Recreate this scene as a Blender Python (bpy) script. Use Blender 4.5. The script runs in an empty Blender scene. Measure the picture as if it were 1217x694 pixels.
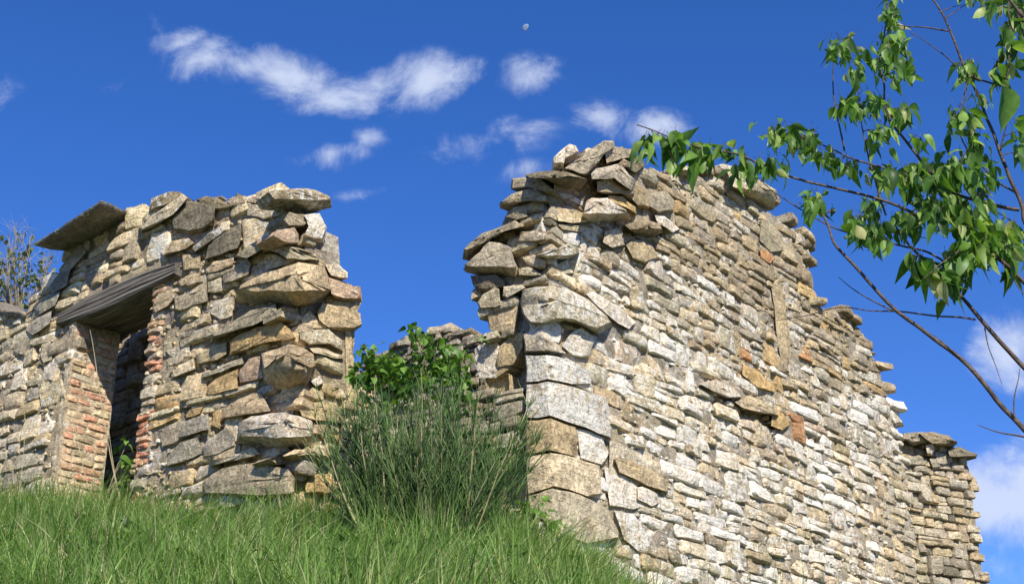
import bpy, bmesh, math, random
import numpy as np
from mathutils import Vector, noise as mn
random.seed(11)
RNG = np.random.default_rng(5)
S = bpy.context.scene
COL = S.collection

# ------------------------------------------------------------------ camera
F, CX, CY, TH = 1656.0, 608.5, 347.0, math.radians(22.8)
cam = bpy.data.objects.new('camera', bpy.data.cameras.new('camera'))
COL.objects.link(cam)
cam.data.sensor_width = 36.0
cam.data.lens = 36.0 * F / 1217.0
cam.data.clip_end = 6000
cam.rotation_euler = (math.radians(90) + TH, 0, 0)
S.camera = cam
S.view_settings.view_transform = 'Standard'
S.view_settings.look = 'None'
S.view_settings.exposure = 0.5
S.view_settings.gamma = 1.0
S.render.resolution_x, S.render.resolution_y = 1024, 583

def project(P):
    zc = P[1] * math.cos(TH) + P[2] * math.sin(TH)
    yc = P[2] * math.cos(TH) - P[1] * math.sin(TH)
    return CX + F * P[0] / zc, CY - F * yc / zc

def ray(px, py):
    a, b = (px - CX) / F, (CY - py) / F
    return Vector((a, math.cos(TH) - b * math.sin(TH), math.sin(TH) + b * math.cos(TH)))

# ------------------------------------------------------------------ sun
A_, B_, EL = 0.56, 0.828, math.radians(37.5)
SH = (A_ * -0.631 + B_ * 0.776, A_ * -0.776 + B_ * -0.631)
SUN = Vector((SH[0] * math.cos(EL), SH[1] * math.cos(EL), math.sin(EL))).normalized()
sl = bpy.data.lights.new('sun', 'SUN')
sl.energy = 4.9; sl.angle = math.radians(0.53); sl.color = (1.0, 0.93, 0.80)
sun = bpy.data.objects.new('sun', sl); COL.objects.link(sun)
sun.rotation_euler = SUN.to_track_quat('Z', 'Y').to_euler()

# ------------------------------------------------------------------ sky
W = bpy.data.worlds.new('World'); S.world = W; W.use_nodes = True
nt = W.node_tree; nt.nodes.clear()
def nd(tree, typ, **kw):
    n = tree.nodes.new(typ)
    for k, v in kw.items(): setattr(n, k, v)
    return n
def mth(tree, op, a, b=None, c=None, clamp=False):
    n = tree.nodes.new('ShaderNodeMath'); n.operation = op; n.use_clamp = clamp
    for i, v in enumerate((a, b, c)):
        if v is None: continue
        if isinstance(v, (int, float)): n.inputs[i].default_value = v
        else: tree.links.new(v, n.inputs[i])
    return n.outputs[0]
def mixc(tree, fac, a, b, mode='MIX'):
    n = tree.nodes.new('ShaderNodeMix'); n.data_type = 'RGBA'; n.blend_type = mode
    for s, v in ((n.inputs[0], fac), (n.inputs[6], a), (n.inputs[7], b)):
        if isinstance(v, (int, float)): s.default_value = v
        elif isinstance(v, tuple): s.default_value = v if len(v) == 4 else v + (1,)
        else: tree.links.new(v, s)
    return n.outputs[2]
sky = nd(nt, 'ShaderNodeTexSky', sky_type='NISHITA', sun_disc=False)
sky.sun_elevation = EL
sky.sun_rotation = math.atan2(SUN.x, SUN.y)
sky.altitude = 600; sky.air_density = 0.9; sky.dust_density = 0.15; sky.ozone_density = 3.0
hs = nd(nt, 'ShaderNodeHueSaturation'); hs.inputs['Saturation'].default_value = 1.2; hs.inputs['Value'].default_value = 1.0
hs.inputs['Hue'].default_value = 0.5
nt.links.new(mixc(nt, 1.0, sky.outputs[0], (.87, .85, 1.10), 'MULTIPLY'), hs.inputs['Color'])
tc = nd(nt, 'ShaderNodeTexCoord')
sep = nd(nt, 'ShaderNodeSeparateXYZ'); nt.links.new(tc.outputs['Generated'], sep.inputs[0])
ysafe = mth(nt, 'MAXIMUM', sep.outputs[1], 0.05)
U = mth(nt, 'DIVIDE', sep.outputs[0], ysafe); V = mth(nt, 'DIVIDE', sep.outputs[2], ysafe)
cmb = nd(nt, 'ShaderNodeCombineXYZ'); nt.links.new(U, cmb.inputs[0]); nt.links.new(V, cmb.inputs[1])
nz = nd(nt, 'ShaderNodeTexNoise'); nz.inputs['Scale'].default_value = 15; nz.inputs['Detail'].default_value = 10; nz.inputs['Roughness'].default_value = 0.66
nz.inputs['Distortion'].default_value = 0.45
nt.links.new(cmb.outputs[0], nz.inputs['Vector'])
nzw = nd(nt, 'ShaderNodeTexNoise'); nzw.inputs['Scale'].default_value = 7; nzw.inputs['Detail'].default_value = 5
nt.links.new(cmb.outputs[0], nzw.inputs['Vector'])
wv = nd(nt, 'ShaderNodeVectorMath', operation='MULTIPLY_ADD')
nt.links.new(nzw.outputs['Color'], wv.inputs[0]); wv.inputs[1].default_value = (0.06, 0.06, 0); nt.links.new(cmb.outputs[0], wv.inputs[2])
woff = nd(nt, 'ShaderNodeVectorMath', operation='SUBTRACT'); nt.links.new(wv.outputs[0], woff.inputs[0]); woff.inputs[1].default_value = (0.03, 0.03, 0)
# cloud banks: photo position, half sizes, tilt, thickness
CLOUDS = [(255, 72, 62, 34, -8, .95), (330, 88, 80, 32, -14, 1.0), (420, 108, 80, 28, -6, .9), (290, 76, 60, 30, -12, 1.05), (215, 55, 36, 26, -30, .8), (503, 100, 50, 38, 15, 1.0),
          (190, 30, 40, 22, -35, .45), (395, 176, 42, 18, 10, .62), (435, 155, 30, 15, -10, .45), (630, 97, 42, 30, 25, .62),
          (585, 178, 70, 26, 14, .62), (610, 210, 40, 14, 5, .3), (710, 145, 38, 26, -20, .75), (768, 158, 46, 26, 10, .85),
          (1200, 425, 42, 44, 20, .9), (1200, 600, 62, 46, 0, 1.5), (1225, 575, 70, 40, 0, 1.4), (1190, 680, 40, 20, 0, .5),
          (418, 224, 30, 10, 5, .3), (140, 100, 22, 12, 30, .28), (1300, 620, 90, 70, 0, 1.0), (-90, 120, 80, 40, 10, .8),
          (900, -110, 150, 40, -8, .8), (30, 300, 30, 14, 20, .2), (300, -160, 120, 40, 6, .7), (1420, 250, 100, 40, 10, .8)]
dens = None
for (px, py, rx, ry, ti, th) in CLOUDS:
    d = ray(px, py); c = (d.x / d.y, d.z / d.y)
    sc = 1.0 / (F * 0.97)
    mp = nd(nt, 'ShaderNodeMapping', vector_type='TEXTURE')
    mp.inputs['Location'].default_value = (c[0], c[1], 0)
    mp.inputs['Rotation'].default_value = (0, 0, math.radians(ti))
    mp.inputs['Scale'].default_value = (rx * sc * 1.75, ry * sc * 1.6, 1)
    nt.links.new(woff.outputs[0], mp.inputs['Vector'])
    ln = nd(nt, 'ShaderNodeVectorMath', operation='LENGTH'); nt.links.new(mp.outputs[0], ln.inputs[0])
    v = mth(nt, 'MULTIPLY', mth(nt, 'SUBTRACT', 1.0, ln.outputs['Value'], clamp=True), th)
    dens = v if dens is None else mth(nt, 'MAXIMUM', dens, v)
dd = mth(nt, 'ADD', mth(nt, 'MULTIPLY', dens, 1.5), mth(nt, 'MULTIPLY', mth(nt, 'SUBTRACT', nz.outputs['Fac'], 0.545), 3.2))
has = nd(nt, 'ShaderNodeMapRange', interpolation_type='SMOOTHSTEP'); nt.links.new(dens, has.inputs[0])
has.inputs[1].default_value = 0.0; has.inputs[2].default_value = 0.22
mr = nd(nt, 'ShaderNodeMapRange', interpolation_type='SMOOTHSTEP'); nt.links.new(dd, mr.inputs[0])
mr.inputs[1].default_value = 0.0; mr.inputs[2].default_value = 1.4; mr.inputs[4].default_value = 0.85
front = mth(nt, 'GREATER_THAN', sep.outputs[1], 0.06)
cov = mth(nt, 'MULTIPLY', mth(nt, 'MULTIPLY', mr.outputs[0], has.outputs[0]), front)
cl = mixc(nt, cov, hs.outputs[0], (4.4, 4.9, 6.1))
bg = nd(nt, 'ShaderNodeBackground'); bg.inputs[1].default_value = 0.115
nt.links.new(cl, bg.inputs[0])
ow = nd(nt, 'ShaderNodeOutputWorld'); nt.links.new(bg.outputs[0], ow.inputs[0])

# ------------------------------------------------------------------ materials
def new_mat(name):
    m = bpy.data.materials.new(name); m.use_nodes = True
    t = m.node_tree; b = t.nodes['Principled BSDF']
    return m, t, b
def ntex(t, vec, scale, detail=4, rough=0.55, typ='ShaderNodeTexNoise', **kw):
    n = t.nodes.new(typ)
    if vec is not None: t.links.new(vec, n.inputs['Vector'])
    n.inputs['Scale'].default_value = scale
    if typ == 'ShaderNodeTexNoise':
        n.inputs['Detail'].default_value = detail; n.inputs['Roughness'].default_value = rough
    for k, v in kw.items(): setattr(n, k, v)
    return n
def rng(t, v, a, b, c=0.0, d=1.0, smooth=True):
    n = t.nodes.new('ShaderNodeMapRange')
    if smooth: n.interpolation_type = 'SMOOTHSTEP'
    t.links.new(v, n.inputs[0])
    for i, x in enumerate((a, b, c, d)): n.inputs[i + 1].default_value = x
    return n.outputs[0]

def stone_material(name, bump=1.0, spots=1.0):
    m, t, b = new_mat(name)
    at = t.nodes.new('ShaderNodeAttribute'); at.attribute_name = 'tint'
    geo = t.nodes.new('ShaderNodeNewGeometry')
    off = nd(t, 'ShaderNodeVectorMath', operation='MULTIPLY_ADD')   # shift the grain from stone to stone
    t.links.new(at.outputs['Color'], off.inputs[0]); off.inputs[1].default_value = (37, 53, 41); t.links.new(geo.outputs['Position'], off.inputs[2])
    P = off.outputs[0]
    st = nd(t, 'ShaderNodeVectorMath', operation='MULTIPLY'); t.links.new(P, st.inputs[0]); st.inputs[1].default_value = (4, 4, 34)
    n1 = ntex(t, P, 5, 6, 0.6); n2 = ntex(t, P, 26, 8, 0.68); n3 = ntex(t, st.outputs[0], 1.0, 4, 0.6)
    n4 = ntex(t, geo.outputs['Position'], 13, 9, 0.74); n5 = ntex(t, P, 14, 7, 0.7)
    v1 = rng(t, n1.outputs['Fac'], 0.3, 0.7, 0.72, 1.25)
    v2 = rng(t, n2.outputs['Fac'], 0.3, 0.7, 0.62, 1.32)
    v3 = rng(t, n3.outputs['Fac'], 0.35, 0.65, 0.87, 1.1)
    vv = mth(t, 'MULTIPLY', mth(t, 'MULTIPLY', v1, v2), v3)
    gr = t.nodes.new('ShaderNodeCombineColor')
    for i in range(3): t.links.new(vv, gr.inputs[i])
    base = mixc(t, 1.0, mixc(t, 1.0, at.outputs['Color'], (1.06, .99, .90), 'MULTIPLY'), gr.outputs[0], 'MULTIPLY')
    warm = mixc(t, mth(t, 'MULTIPLY', rng(t, ntex(t, P, 3.2, 5, .6).outputs['Fac'], 0.52, 0.72), 0.28), base, mixc(t, 1.0, base, (1.12, .92, .62), 'MULTIPLY'))
    # pale lichen crust, amount in the attribute's alpha
    thr = mth(t, 'SUBTRACT', 0.68, mth(t, 'MULTIPLY', at.outputs['Alpha'], 0.26))
    nl = ntex(t, geo.outputs['Position'], 2.3, 3, 0.5); nf = ntex(t, geo.outputs['Position'], 45, 5, 0.7)
    lf = mth(t, 'ADD', mth(t, 'ADD', mth(t, 'MULTIPLY', n4.outputs['Fac'], .62), mth(t, 'MULTIPLY', nl.outputs['Fac'], .23)), mth(t, 'MULTIPLY', nf.outputs['Fac'], .15))
    lich = mth(t, 'MULTIPLY', mth(t, 'SUBTRACT', lf, thr), 26, clamp=True)
    lich = mth(t, 'MULTIPLY', lich, 0.9)
    c2 = mixc(t, lich, warm, mixc(t, n2.outputs['Fac'], (0.58, 0.55, 0.47), (0.86, 0.83, 0.76)))
    # dark lichen and damp
    dk = mth(t, 'MULTIPLY', rng(t, n5.outputs['Fac'], 0.54, 0.66), 0.55 * spots)
    c3 = mixc(t, dk, c2, (0.125, 0.105, 0.07))
    vo = ntex(t, P, 42, typ='ShaderNodeTexVoronoi')
    pit = mth(t, 'MULTIPLY', rng(t, vo.outputs['Distance'], 0.12, 0.24, 1.0, 0.0), rng(t, n1.outputs['Fac'], 0.42, 0.6))
    c4 = mixc(t, mth(t, 'MULTIPLY', pit, 0.6), c3, (0.085, 0.07, 0.045))
    t.links.new(c4, b.inputs['Base Color']); b.inputs['Roughness'].default_value = 0.93
    b.inputs['Specular IOR Level'].default_value = 0.15
    hgt = mth(t, 'ADD', mth(t, 'ADD', mth(t, 'MULTIPLY', n2.outputs['Fac'], 0.55), mth(t, 'MULTIPLY', n1.outputs['Fac'], 1.6)),
              mth(t, 'ADD', mth(t, 'MULTIPLY', n3.outputs['Fac'], 0.45), mth(t, 'MULTIPLY', pit, -0.25)))
    n6 = ntex(t, P, 70, 5, .7)
    hgt = mth(t, 'ADD', hgt, mth(t, 'MULTIPLY', n6.outputs['Fac'], .18))
    bp = nd(t, 'ShaderNodeBump'); bp.inputs['Strength'].default_value = 0.95 * bump; bp.inputs['Distance'].default_value = 0.045
    t.links.new(hgt, bp.inputs['Height']); t.links.new(bp.outputs[0], b.inputs['Normal'])
    return m
M_STONE = stone_material('weathered_limestone')
M_BRICK = stone_material('old_brick', 0.6, 0.35)

def simple_mat(name, c1, c2, scale, bump=0.3, rough=0.9, trans=0.0, wave=None, dist=0.02):
    m, t, b = new_mat(name)
    geo = t.nodes.new('ShaderNodeNewGeometry'); P = geo.outputs['Position']
    if wave:
        mm = nd(t, 'ShaderNodeVectorMath', operation='MULTIPLY')
        tco = t.nodes.new('ShaderNodeTexCoord'); t.links.new(tco.outputs['Object'], mm.inputs[0]); mm.inputs[1].default_value = wave; P = mm.outputs[0]
    n = ntex(t, P, scale, 7, 0.65)
    c = mixc(t, rng(t, n.outputs['Fac'], 0.3, 0.7), c1, c2)
    t.links.new(c, b.inputs['Base Color']); b.inputs['Roughness'].default_value = rough
    b.inputs['Specular IOR Level'].default_value = 0.2
    bp = nd(t, 'ShaderNodeBump'); bp.inputs['Strength'].default_value = bump; bp.inputs['Distance'].default_value = dist
    t.links.new(n.outputs['Fac'], bp.inputs['Height']); t.links.new(bp.outputs[0], b.inputs['Normal'])
    return m
M_MORTAR = simple_mat('old_lime_mortar', (0.20, 0.17, 0.125), (0.50, 0.46, 0.38), 16, 0.9, 0.95, dist=.05)
M_WOOD = simple_mat('weathered_wood', (0.018, 0.015, 0.012), (0.26, 0.235, 0.20), 1.0, 1.0, 0.9, wave=(1.2, 60, 60), dist=.02)
M_SOIL = simple_mat('soil_and_thatch', (0.035, 0.045, 0.015), (0.10, 0.11, 0.04), 5, 0.6)
M_BARK = simple_mat('cherry_bark', (0.045, 0.032, 0.026), (0.15, 0.115, 0.09), 40, 0.5, 0.75)
M_DRY = simple_mat('dry_straw', (0.30, 0.24, 0.13), (0.50, 0.42, 0.27), 14, 0.1)
M_GREYTWIG = simple_mat('grey_twig', (0.15, 0.125, 0.085), (0.32, 0.28, 0.2), 14, 0.2)

def leaf_mat(name, stops, translucency=0.35, rough=0.45, spec=0.4, attr=None, nscale=0.9):
    m, t, b = new_mat(name)
    if attr:
        a = t.nodes.new('ShaderNodeAttribute'); a.attribute_name = attr; v = a.outputs['Fac']
    else:
        oi = t.nodes.new('ShaderNodeObjectInfo')
        geo = t.nodes.new('ShaderNodeNewGeometry')
        v = mth(t, 'FRACT', mth(t, 'ADD', oi.outputs['Random'], geo.outputs['Random Per Island']))
    cr = t.nodes.new('ShaderNodeValToRGB'); t.links.new(v, cr.inputs[0])
    cr.color_ramp.elements[0].position = stops[0][0]; cr.color_ramp.elements[0].color = stops[0][1] + (1,)
    cr.color_ramp.elements[1].position = stops[-1][0]; cr.color_ramp.elements[1].color = stops[-1][1] + (1,)
    for p, c in stops[1:-1]:
        e = cr.color_ramp.elements.new(p); e.color = c + (1,)
    geo = t.nodes.new('ShaderNodeNewGeometry')
    n = ntex(t, geo.outputs['Position'], nscale * 30, 4, 0.6)
    g = rng(t, n.outputs['Fac'], 0.3, 0.7, 0.8, 1.2)
    gr = t.nodes.new('ShaderNodeCombineColor')
    for i in range(3): t.links.new(g, gr.inputs[i])
    col = mixc(t, 1.0, cr.outputs[0], gr.outputs[0], 'MULTIPLY')
    t.links.new(col, b.inputs['Base Color']); b.inputs['Roughness'].default_value = rough
    b.inputs['Specular IOR Level'].default_value = spec
    tr = t.nodes.new('ShaderNodeBsdfTranslucent'); t.links.new(mixc(t, 1.0, col, (1.3, 1.35, 0.6), 'MULTIPLY'), tr.inputs[0])
    mx = t.nodes.new('ShaderNodeMixShader'); mx.inputs[0].default_value = translucency
    t.links.new(b.outputs[0], mx.inputs[1]); t.links.new(tr.outputs[0], mx.inputs[2])
    t.links.new(mx.outputs[0], t.nodes['Material Output'].inputs[0])
    return m
M_LEAF = leaf_mat('cherry_leaf', [(0, (.035, .09, .016)), (.35, (.08, .18, .03)), (.75, (.16, .30, .05)), (.93, (.27, .40, .10)), (1, (.42, .42, .18))], 0.45)
M_BRAMBLE = leaf_mat('bramble_leaf', [(0, (.035, .09, .016)), (.5, (.09, .19, .03)), (1, (.19, .33, .055))], 0.4)
M_GRASS = leaf_mat('grass_blade', [(0, (.06, .13, .025)), (.4, (.13, .24, .05)), (.8, (.23, .36, .09)), (.95, (.36, .43, .16)), (1, (.56, .50, .30))], 0.35, 0.5, 0.3, 'shade', 0.1)
M_BROOM = leaf_mat('broom_stem', [(0, (.02, .045, .012)), (.4, (.05, .10, .026)), (.8, (.11, .19, .05)), (.93, (.18, .26, .08)), (1, (.38, .30, .18))], 0.1, 0.6, 0.25, 'shade', 0.1)
M_FARLEAF = leaf_mat('pale_small_leaf', [(0, (.08, .11, .05)), (1, (.18, .22, .10))], 0.3, 0.6, 0.2)

# ------------------------------------------------------------------ object helpers
def mesh_obj(name, verts, faces, mat, parent=None, tint=None, smooth=False, origin=None):
    if origin is None:
        origin = Vector((0, 0, 0))
    o3 = Vector(origin)
    vv = [(v[0] - o3[0], v[1] - o3[1], v[2] - o3[2]) for v in verts]
    me = bpy.data.meshes.new(name); me.from_pydata(vv, [], faces); me.update()
    if mat: me.materials.append(mat)
    if tint is not None:
        me.polygons.foreach_set('use_smooth', [True] * len(me.polygons)); me.set_sharp_from_angle(angle=math.radians(42))
        a = me.color_attributes.new('tint', 'FLOAT_COLOR', 'POINT')
        arr = np.array(tint, dtype=np.float32)
        if arr.ndim == 1: arr = np.tile(arr, (len(verts), 1))
        a.data.foreach_set('color', arr.ravel())
    if smooth: me.polygons.foreach_set('use_smooth', [True] * len(me.polygons))
    o = bpy.data.objects.new(name, me); COL.objects.link(o)
    o.location = o3
    if parent: link_child(o, parent)
    return o
def link_child(o, parent):
    o.parent = parent
    o.location = Vector(o.location) - PW[parent.name]
PW = {}
def thing(name, label, cat, loc, group=None):
    o = bpy.data.objects.new(name, None); COL.objects.link(o)
    o.location = loc; o.empty_display_size = 0.3
    o['label'] = label; o['category'] = cat
    if group: o['group'] = group
    PW[o.name] = Vector(loc)
    return o
def inpoly(x, y, poly):
    c = False; j = len(poly) - 1
    for i in range(len(poly)):
        xi, yi = poly[i]; xj, yj = poly[j]
        if (yi > y) != (yj > y) and x < (xj - xi) * (y - yi) / (yj - yi) + xi: c = not c
        j = i
    return c

class Frame:
    """upright face of a wall: s runs along it, z is height, n points out of it"""
    def __init__(s, O, az):
        s.O = Vector((O[0], O[1], 0)); a = math.radians(az)
        s.u = Vector((math.sin(a), math.cos(a), 0))
        n = Vector((s.u.y, -s.u.x, 0))
        if n.dot(s.O) > 0: n = -n
        s.n = n
    def at(s, a, z, p=0): 
        v = s.O + s.u * a + s.n * p
        return Vector((v.x, v.y, z))
    def hit(s, px, py, p=0):
        d = ray(px, py); o = s.O + s.n * p
        t = s.n.dot(o) / s.n.dot(d)
        w = d * t
        return (w - o).dot(s.u), w.z
    def hitw(s, px, py, p=0):
        a, z = s.hit(px, py, p); return s.at(a, z, p)
PL = (-2.03, 12.43); PR = (0.348, 12.77)
FL = Frame(PL, -50.9)          # outer face of the left wall, running away to the left
FLE = Frame(PL, 39.1)          # its broken end
FR = Frame(PR, 39.1)           # outer face of the right wall, running away to the right
FRE = Frame(PR, -50.9)         # its broken end

# ------------------------------------------------------------------ ground
def ground_z(x, y):
    x = np.asarray(x, dtype=float); y = np.asarray(y, dtype=float)
    b = np.where(y < 12.5, -1.6 + .352 * y, 2.80 + .285 * (y - 12.5))
    b = np.where(y > 17, 2.80 + .285 * 4.5 + (1 - np.exp(-(y - 17) / 4)) * .8, b)
    dx = np.maximum(x + .6, 0)
    b = b - np.where(dx < 1.7, .26 * dx * dx, .26 * 2.89 + .78 * (dx - 1.7))
    b = np.maximum(b, -6 - .02 * np.abs(x))
    far = np.clip((np.hypot(x, y) - 30) / 120, 0, 1)
    b = b * (1 - far) + (-8) * far
    return b + .04 * np.sin(x * 2.1 + 1) * np.cos(y * 1.7) + .03 * np.sin(x * 5.3 + y * 4.1)
def gz(x, y): return float(ground_z(x, y))
gx = np.concatenate([[-2500, -900, -300, -120, -60, -35, -22], np.arange(-15, 15.1, .4), [22, 35, 60, 120, 300, 900, 2500]])
gy = np.concatenate([[-2500, -700, -200, -60, -20, -8], np.arange(-3, 24.1, .4), [30, 42, 60, 100, 200, 500, 1200, 3000]])
GX, GY = np.meshgrid(gx, gy); GZ = ground_z(GX, GY)
vs = np.stack([GX.ravel(), GY.ravel(), GZ.ravel()], 1).tolist()
nx, ny = len(gx), len(gy)
fs = [(j * nx + i, j * nx + i + 1, (j + 1) * nx + i + 1, (j + 1) * nx + i) for j in range(ny - 1) for i in range(nx - 1)]
g = mesh_obj('ground', vs, fs, M_SOIL, smooth=True); g['kind'] = 'structure'

# ------------------------------------------------------------------ stones
def jit(a): return random.uniform(-a, a)
def crumple(p, amp, fq=7.0):
    n = mn.noise_vector(Vector(p) * fq)
    return Vector(p) + n * amp * 1.3
def stone_rings(rings, center, amp):
    """rings: lists of world points, back ring first; closed by a fan at the back and round center"""
    k = len(rings[0]); V_, F_ = [], []
    for r in rings: V_ += [crumple(p, amp) for p in r]
    nr = len(rings)
    for j in range(nr - 1):
        for i in range(k):
            a, b = j * k + i, j * k + (i + 1) % k
            F_.append((a, b, b + k, a + k))
    V_.append(crumple(center, amp)); c = len(V_) - 1
    for i in range(k): F_.append(((nr - 1) * k + i, (nr - 1) * k + (i + 1) % k, c))
    F_.append(tuple(range(k - 1, -1, -1)))
    return V_, F_
def rect_stone(fr, s0, s1, zb, zt, prot, depth, tiltx, tiltz, gap=0.006, k8=True, amp=0.012, round_=0.27):
    """zb, zt are functions of s (its bed and its top)"""
    w = s1 - s0
    pts = []
    def q(fs_, fz): 
        s = s0 + w * fs_; return (s, zb(s) * (1 - fz) + zt(s) * fz)
    c = [round_ * random.uniform(.4, 1.5) for _ in range(8)]
    hr = max(zt(s0 + w / 2) - zb(s0 + w / 2), .01); cs = min(.3, hr / w)
    raw = [q(c[0] * cs, 0), q(.5 + jit(.12), 0), q(1 - c[1] * cs, 0), q(1, c[2]), q(1, 1 - c[3]), q(1 - c[4] * cs, 1), q(.5 + jit(.12), 1), q(c[5] * cs, 1), q(0, 1 - c[6]), q(0, c[7])]
    if not k8: raw = [raw[0], raw[2], raw[3], raw[5], raw[7], raw[9]]
    cx = sum(p[0] for p in raw) / len(raw); cz = sum(p[1] for p in raw) / len(raw)
    hz = max(zt(cx) - zb(cx), .02); ja = min(hz, w) * .07
    out = [(p[0] + jit(ja) - math.copysign(gap, p[0] - cx), p[1] + jit(ja * .7) - math.copysign(gap, p[1] - cz)) for p in raw]
    def ring(sc, n0, tilt, jj=0.0):
        r = []
        for (s, z) in out:
            ss, zz = cx + (s - cx) * sc, cz + (z - cz) * sc
            n = n0 + (tiltx * (ss - cx) + tiltz * (zz - cz)) * tilt + jit(jj)
            r.append(fr.at(ss, zz, n))
        return r
    bl = min(.028, hz * .17)
    scf = 1 - bl / max(hz, .05) * .9
    rings = [ring(.86, -depth, 0), ring(1.0, prot - bl * 1.3, .8, .006), ring(max(scf, .75), prot, 1, .008)]
    if k8: rings.append(ring(.55, prot + bl * random.uniform(.1, .7), 1, .006))
    return stone_rings(rings, fr.at(cx, cz, prot + bl * .6), amp) + (fr.at(cx, cz, prot),)

def corner_hit(fa, fb, px, py, p):
    """hit on the two faces that meet at an outer corner, pushed out by p"""
    a, z = fa.hit(px, py, p)
    if a >= -p * .999: return fa.at(a, z, p)
    b, z2 = fb.hit(px, py, p)
    return fb.at(b, z2, p)
def hero_stone(surf, pts, prot, apex, under, depth=0.3, base=-.02, tilt=0):
    """a large stone: outline as the photograph shows it, laid on the wall's own faces"""
    k = len(pts)
    cx = sum(p[0] for p in pts) / k; cy = sum(p[1] for p in pts) / k
    if apex is None: apex = (cx + jit(3), cy - (max(p[1] for p in pts) - min(p[1] for p in pts)) * .08)
    h = max(p[1] for p in pts) - min(p[1] for p in pts)
    def H(x, y, p):
        if isinstance(surf, tuple): return corner_hit(surf[0], surf[1], x, y, p)
        return surf.hitw(x, y, p)
    def push(P, d):
        if isinstance(surf, tuple): n = (surf[0].n + surf[1].n).normalized()
        else: n = surf.n
        return P + n * d
    # densify the outline
    dp = []
    for i in range(k):
        a, b = pts[i], pts[(i + 1) % k]
        dp.append(a)
        if isinstance(surf, tuple) and (a[0] - apex[0]) * (b[0] - apex[0]) < 0 and min(abs(a[0] - apex[0]), abs(b[0] - apex[0])) > 2:
            tt = (apex[0] - a[0]) / (b[0] - a[0]); dp.append((apex[0], a[1] + (b[1] - a[1]) * tt))
        elif math.hypot(b[0] - a[0], b[1] - a[1]) > 9:
            dp.append(((a[0] + b[0]) / 2 + jit(.6), (a[1] + b[1]) / 2 + jit(.6)))
    r1 = [H(x, y, base) for x, y in dp]
    C = sum(r1, Vector()) / len(r1)
    r0 = [push(C + (p - C) * .8, -depth) for p in r1]
    def lift(x, y, f, sc):
        X = apex[0] + (x - apex[0]) * sc; Y = apex[1] + (y - apex[1]) * sc
        if y > cy: Y -= f * h * (y - cy) / (h * .5 + .1)
        return X, Y
    m = prot * .5 + base * .5
    r15 = [H(*lift(x, y, under * .4, .985), m) for x, y in dp]
    r2 = [H(*lift(x, y, under, .955), prot * (.95 + .12 * mn.noise(Vector((x * .05, y * .08, 1))))) for x, y in dp]
    r3 = [H(*lift(x, y, under * .9, .5), prot * (1 + .12 * mn.noise(Vector((x * .06, y * .09, 5))))) for x, y in dp]
    r4 = [H(*lift(x, y, under * .8, .26), prot * (1.0 + .12 * mn.noise(Vector((x * .06, y * .09, 9))))) for x, y in dp]
    c = H(apex[0], apex[1] - under * h * .25, prot * 1.01)
    V_, F_ = stone_rings([r0, r1, r15, r2, r3, r4], c, 0.013 if h > 15 else .007)
    return V_, F_, C

def chinks(wall, fr, region, srange, zrange, n, col, p0):
    VV, FF, TT = [], [], []
    for _ in range(n):
        s, z = random.uniform(*srange), random.uniform(*zrange)
        px, py = project(fr.at(s, z))
        if not inpoly(px, py, region): continue
        w, h = random.uniform(.03, .09), random.uniform(.02, .045)
        V_, F_, C = rect_stone(fr, s, s + w, lambda q: z, lambda q: z + h, p0 + random.uniform(.0, .03), .05, jit(.4), jit(.5), .0, False, .008, .3)
        o = len(VV); VV += V_; FF += [tuple(i + o for i in f) for f in F_]; TT += [col(px, py)] * len(V_)
    o = mesh_obj('rubble', VV, FF, M_STONE, wall.root, TT, origin=PW[wall.root.name]); o['kind'] = 'stuff'
# -- colours (albedo) and how much pale lichen
TONES = dict(grey=(.34, .315, .25), pale=(.45, .415, .315), cream=(.57, .505, .375), tan=(.42, .36, .25), ochre=(.46, .35, .19), dark=(.19, .178, .14),
             brown=(.30, .26, .185), white=(.66, .62, .54), rust=(.41, .24, .13), pink=(.41, .335, .26), dull_grey=(.31, .30, .26), lgrey=(.45, .42, .345))
def tone(name, lich=.3, v=.10):
    c = TONES[name]; f = 1 + jit(v)
    return (c[0] * f * (1 + jit(.03)), c[1] * f, c[2] * f * (1 + jit(.05)), lich)
def pick(opts):
    r = random.random() * sum(w for _, w, _ in opts)
    for n, w, l in opts:
        r -= w
        if r <= 0: return tone(n, max(0, l + jit(.15)))
    return tone(opts[-1][0], opts[-1][2])

def scol_left(px, py):
    c = scol_left0(px, py); return (min(c[0] * 1.22, .68), min(c[1] * 1.18, .63), min(c[2] * 1.12, .54), c[3] + .12)
def scol_left0(px, py):
    if py < 275: return pick([('grey', 3, .3), ('dark', 1.5, .2), ('brown', 1.5, .3), ('cream', 1.5, .4), ('pale', 2, .4)])
    if px < 75: return pick([('pale', 3, .4), ('dull_grey', 2, .35), ('grey', 3, .5), ('white', 2, .4), ('tan', 1, .2)])
    if px < 215 and py < 360: return pick([('cream', 3, .5), ('pale', 3, .4), ('grey', 2, .3), ('tan', 1, .2)])
    return pick([('grey', 2, .4), ('pale', 3, .4), ('dull_grey', 1.4, .3), ('tan', 3, .3), ('ochre', .6, .2), ('cream', 2.6, .4)])
def scol_lend(px, py):
    c = scol_lend0(px, py); return (min(c[0] * 1.15, .68), min(c[1] * 1.11, .63), c[2], c[3] + .1)
def scol_lend0(px, py):
    return pick([('cream', 2.5, .4), ('tan', 3, .2), ('grey', 2, .3), ('pale', 2, .3), ('ochre', .8, .1)])
def scol_right(px, py):
    c = scol_right0(px, py); f = 1.14 if (py - 200) - (px - 720) * .62 > 110 else 1.03
    return (min(c[0] * f, .72), min(c[1] * f, .68), min(c[2] * f, .6), c[3])
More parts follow.
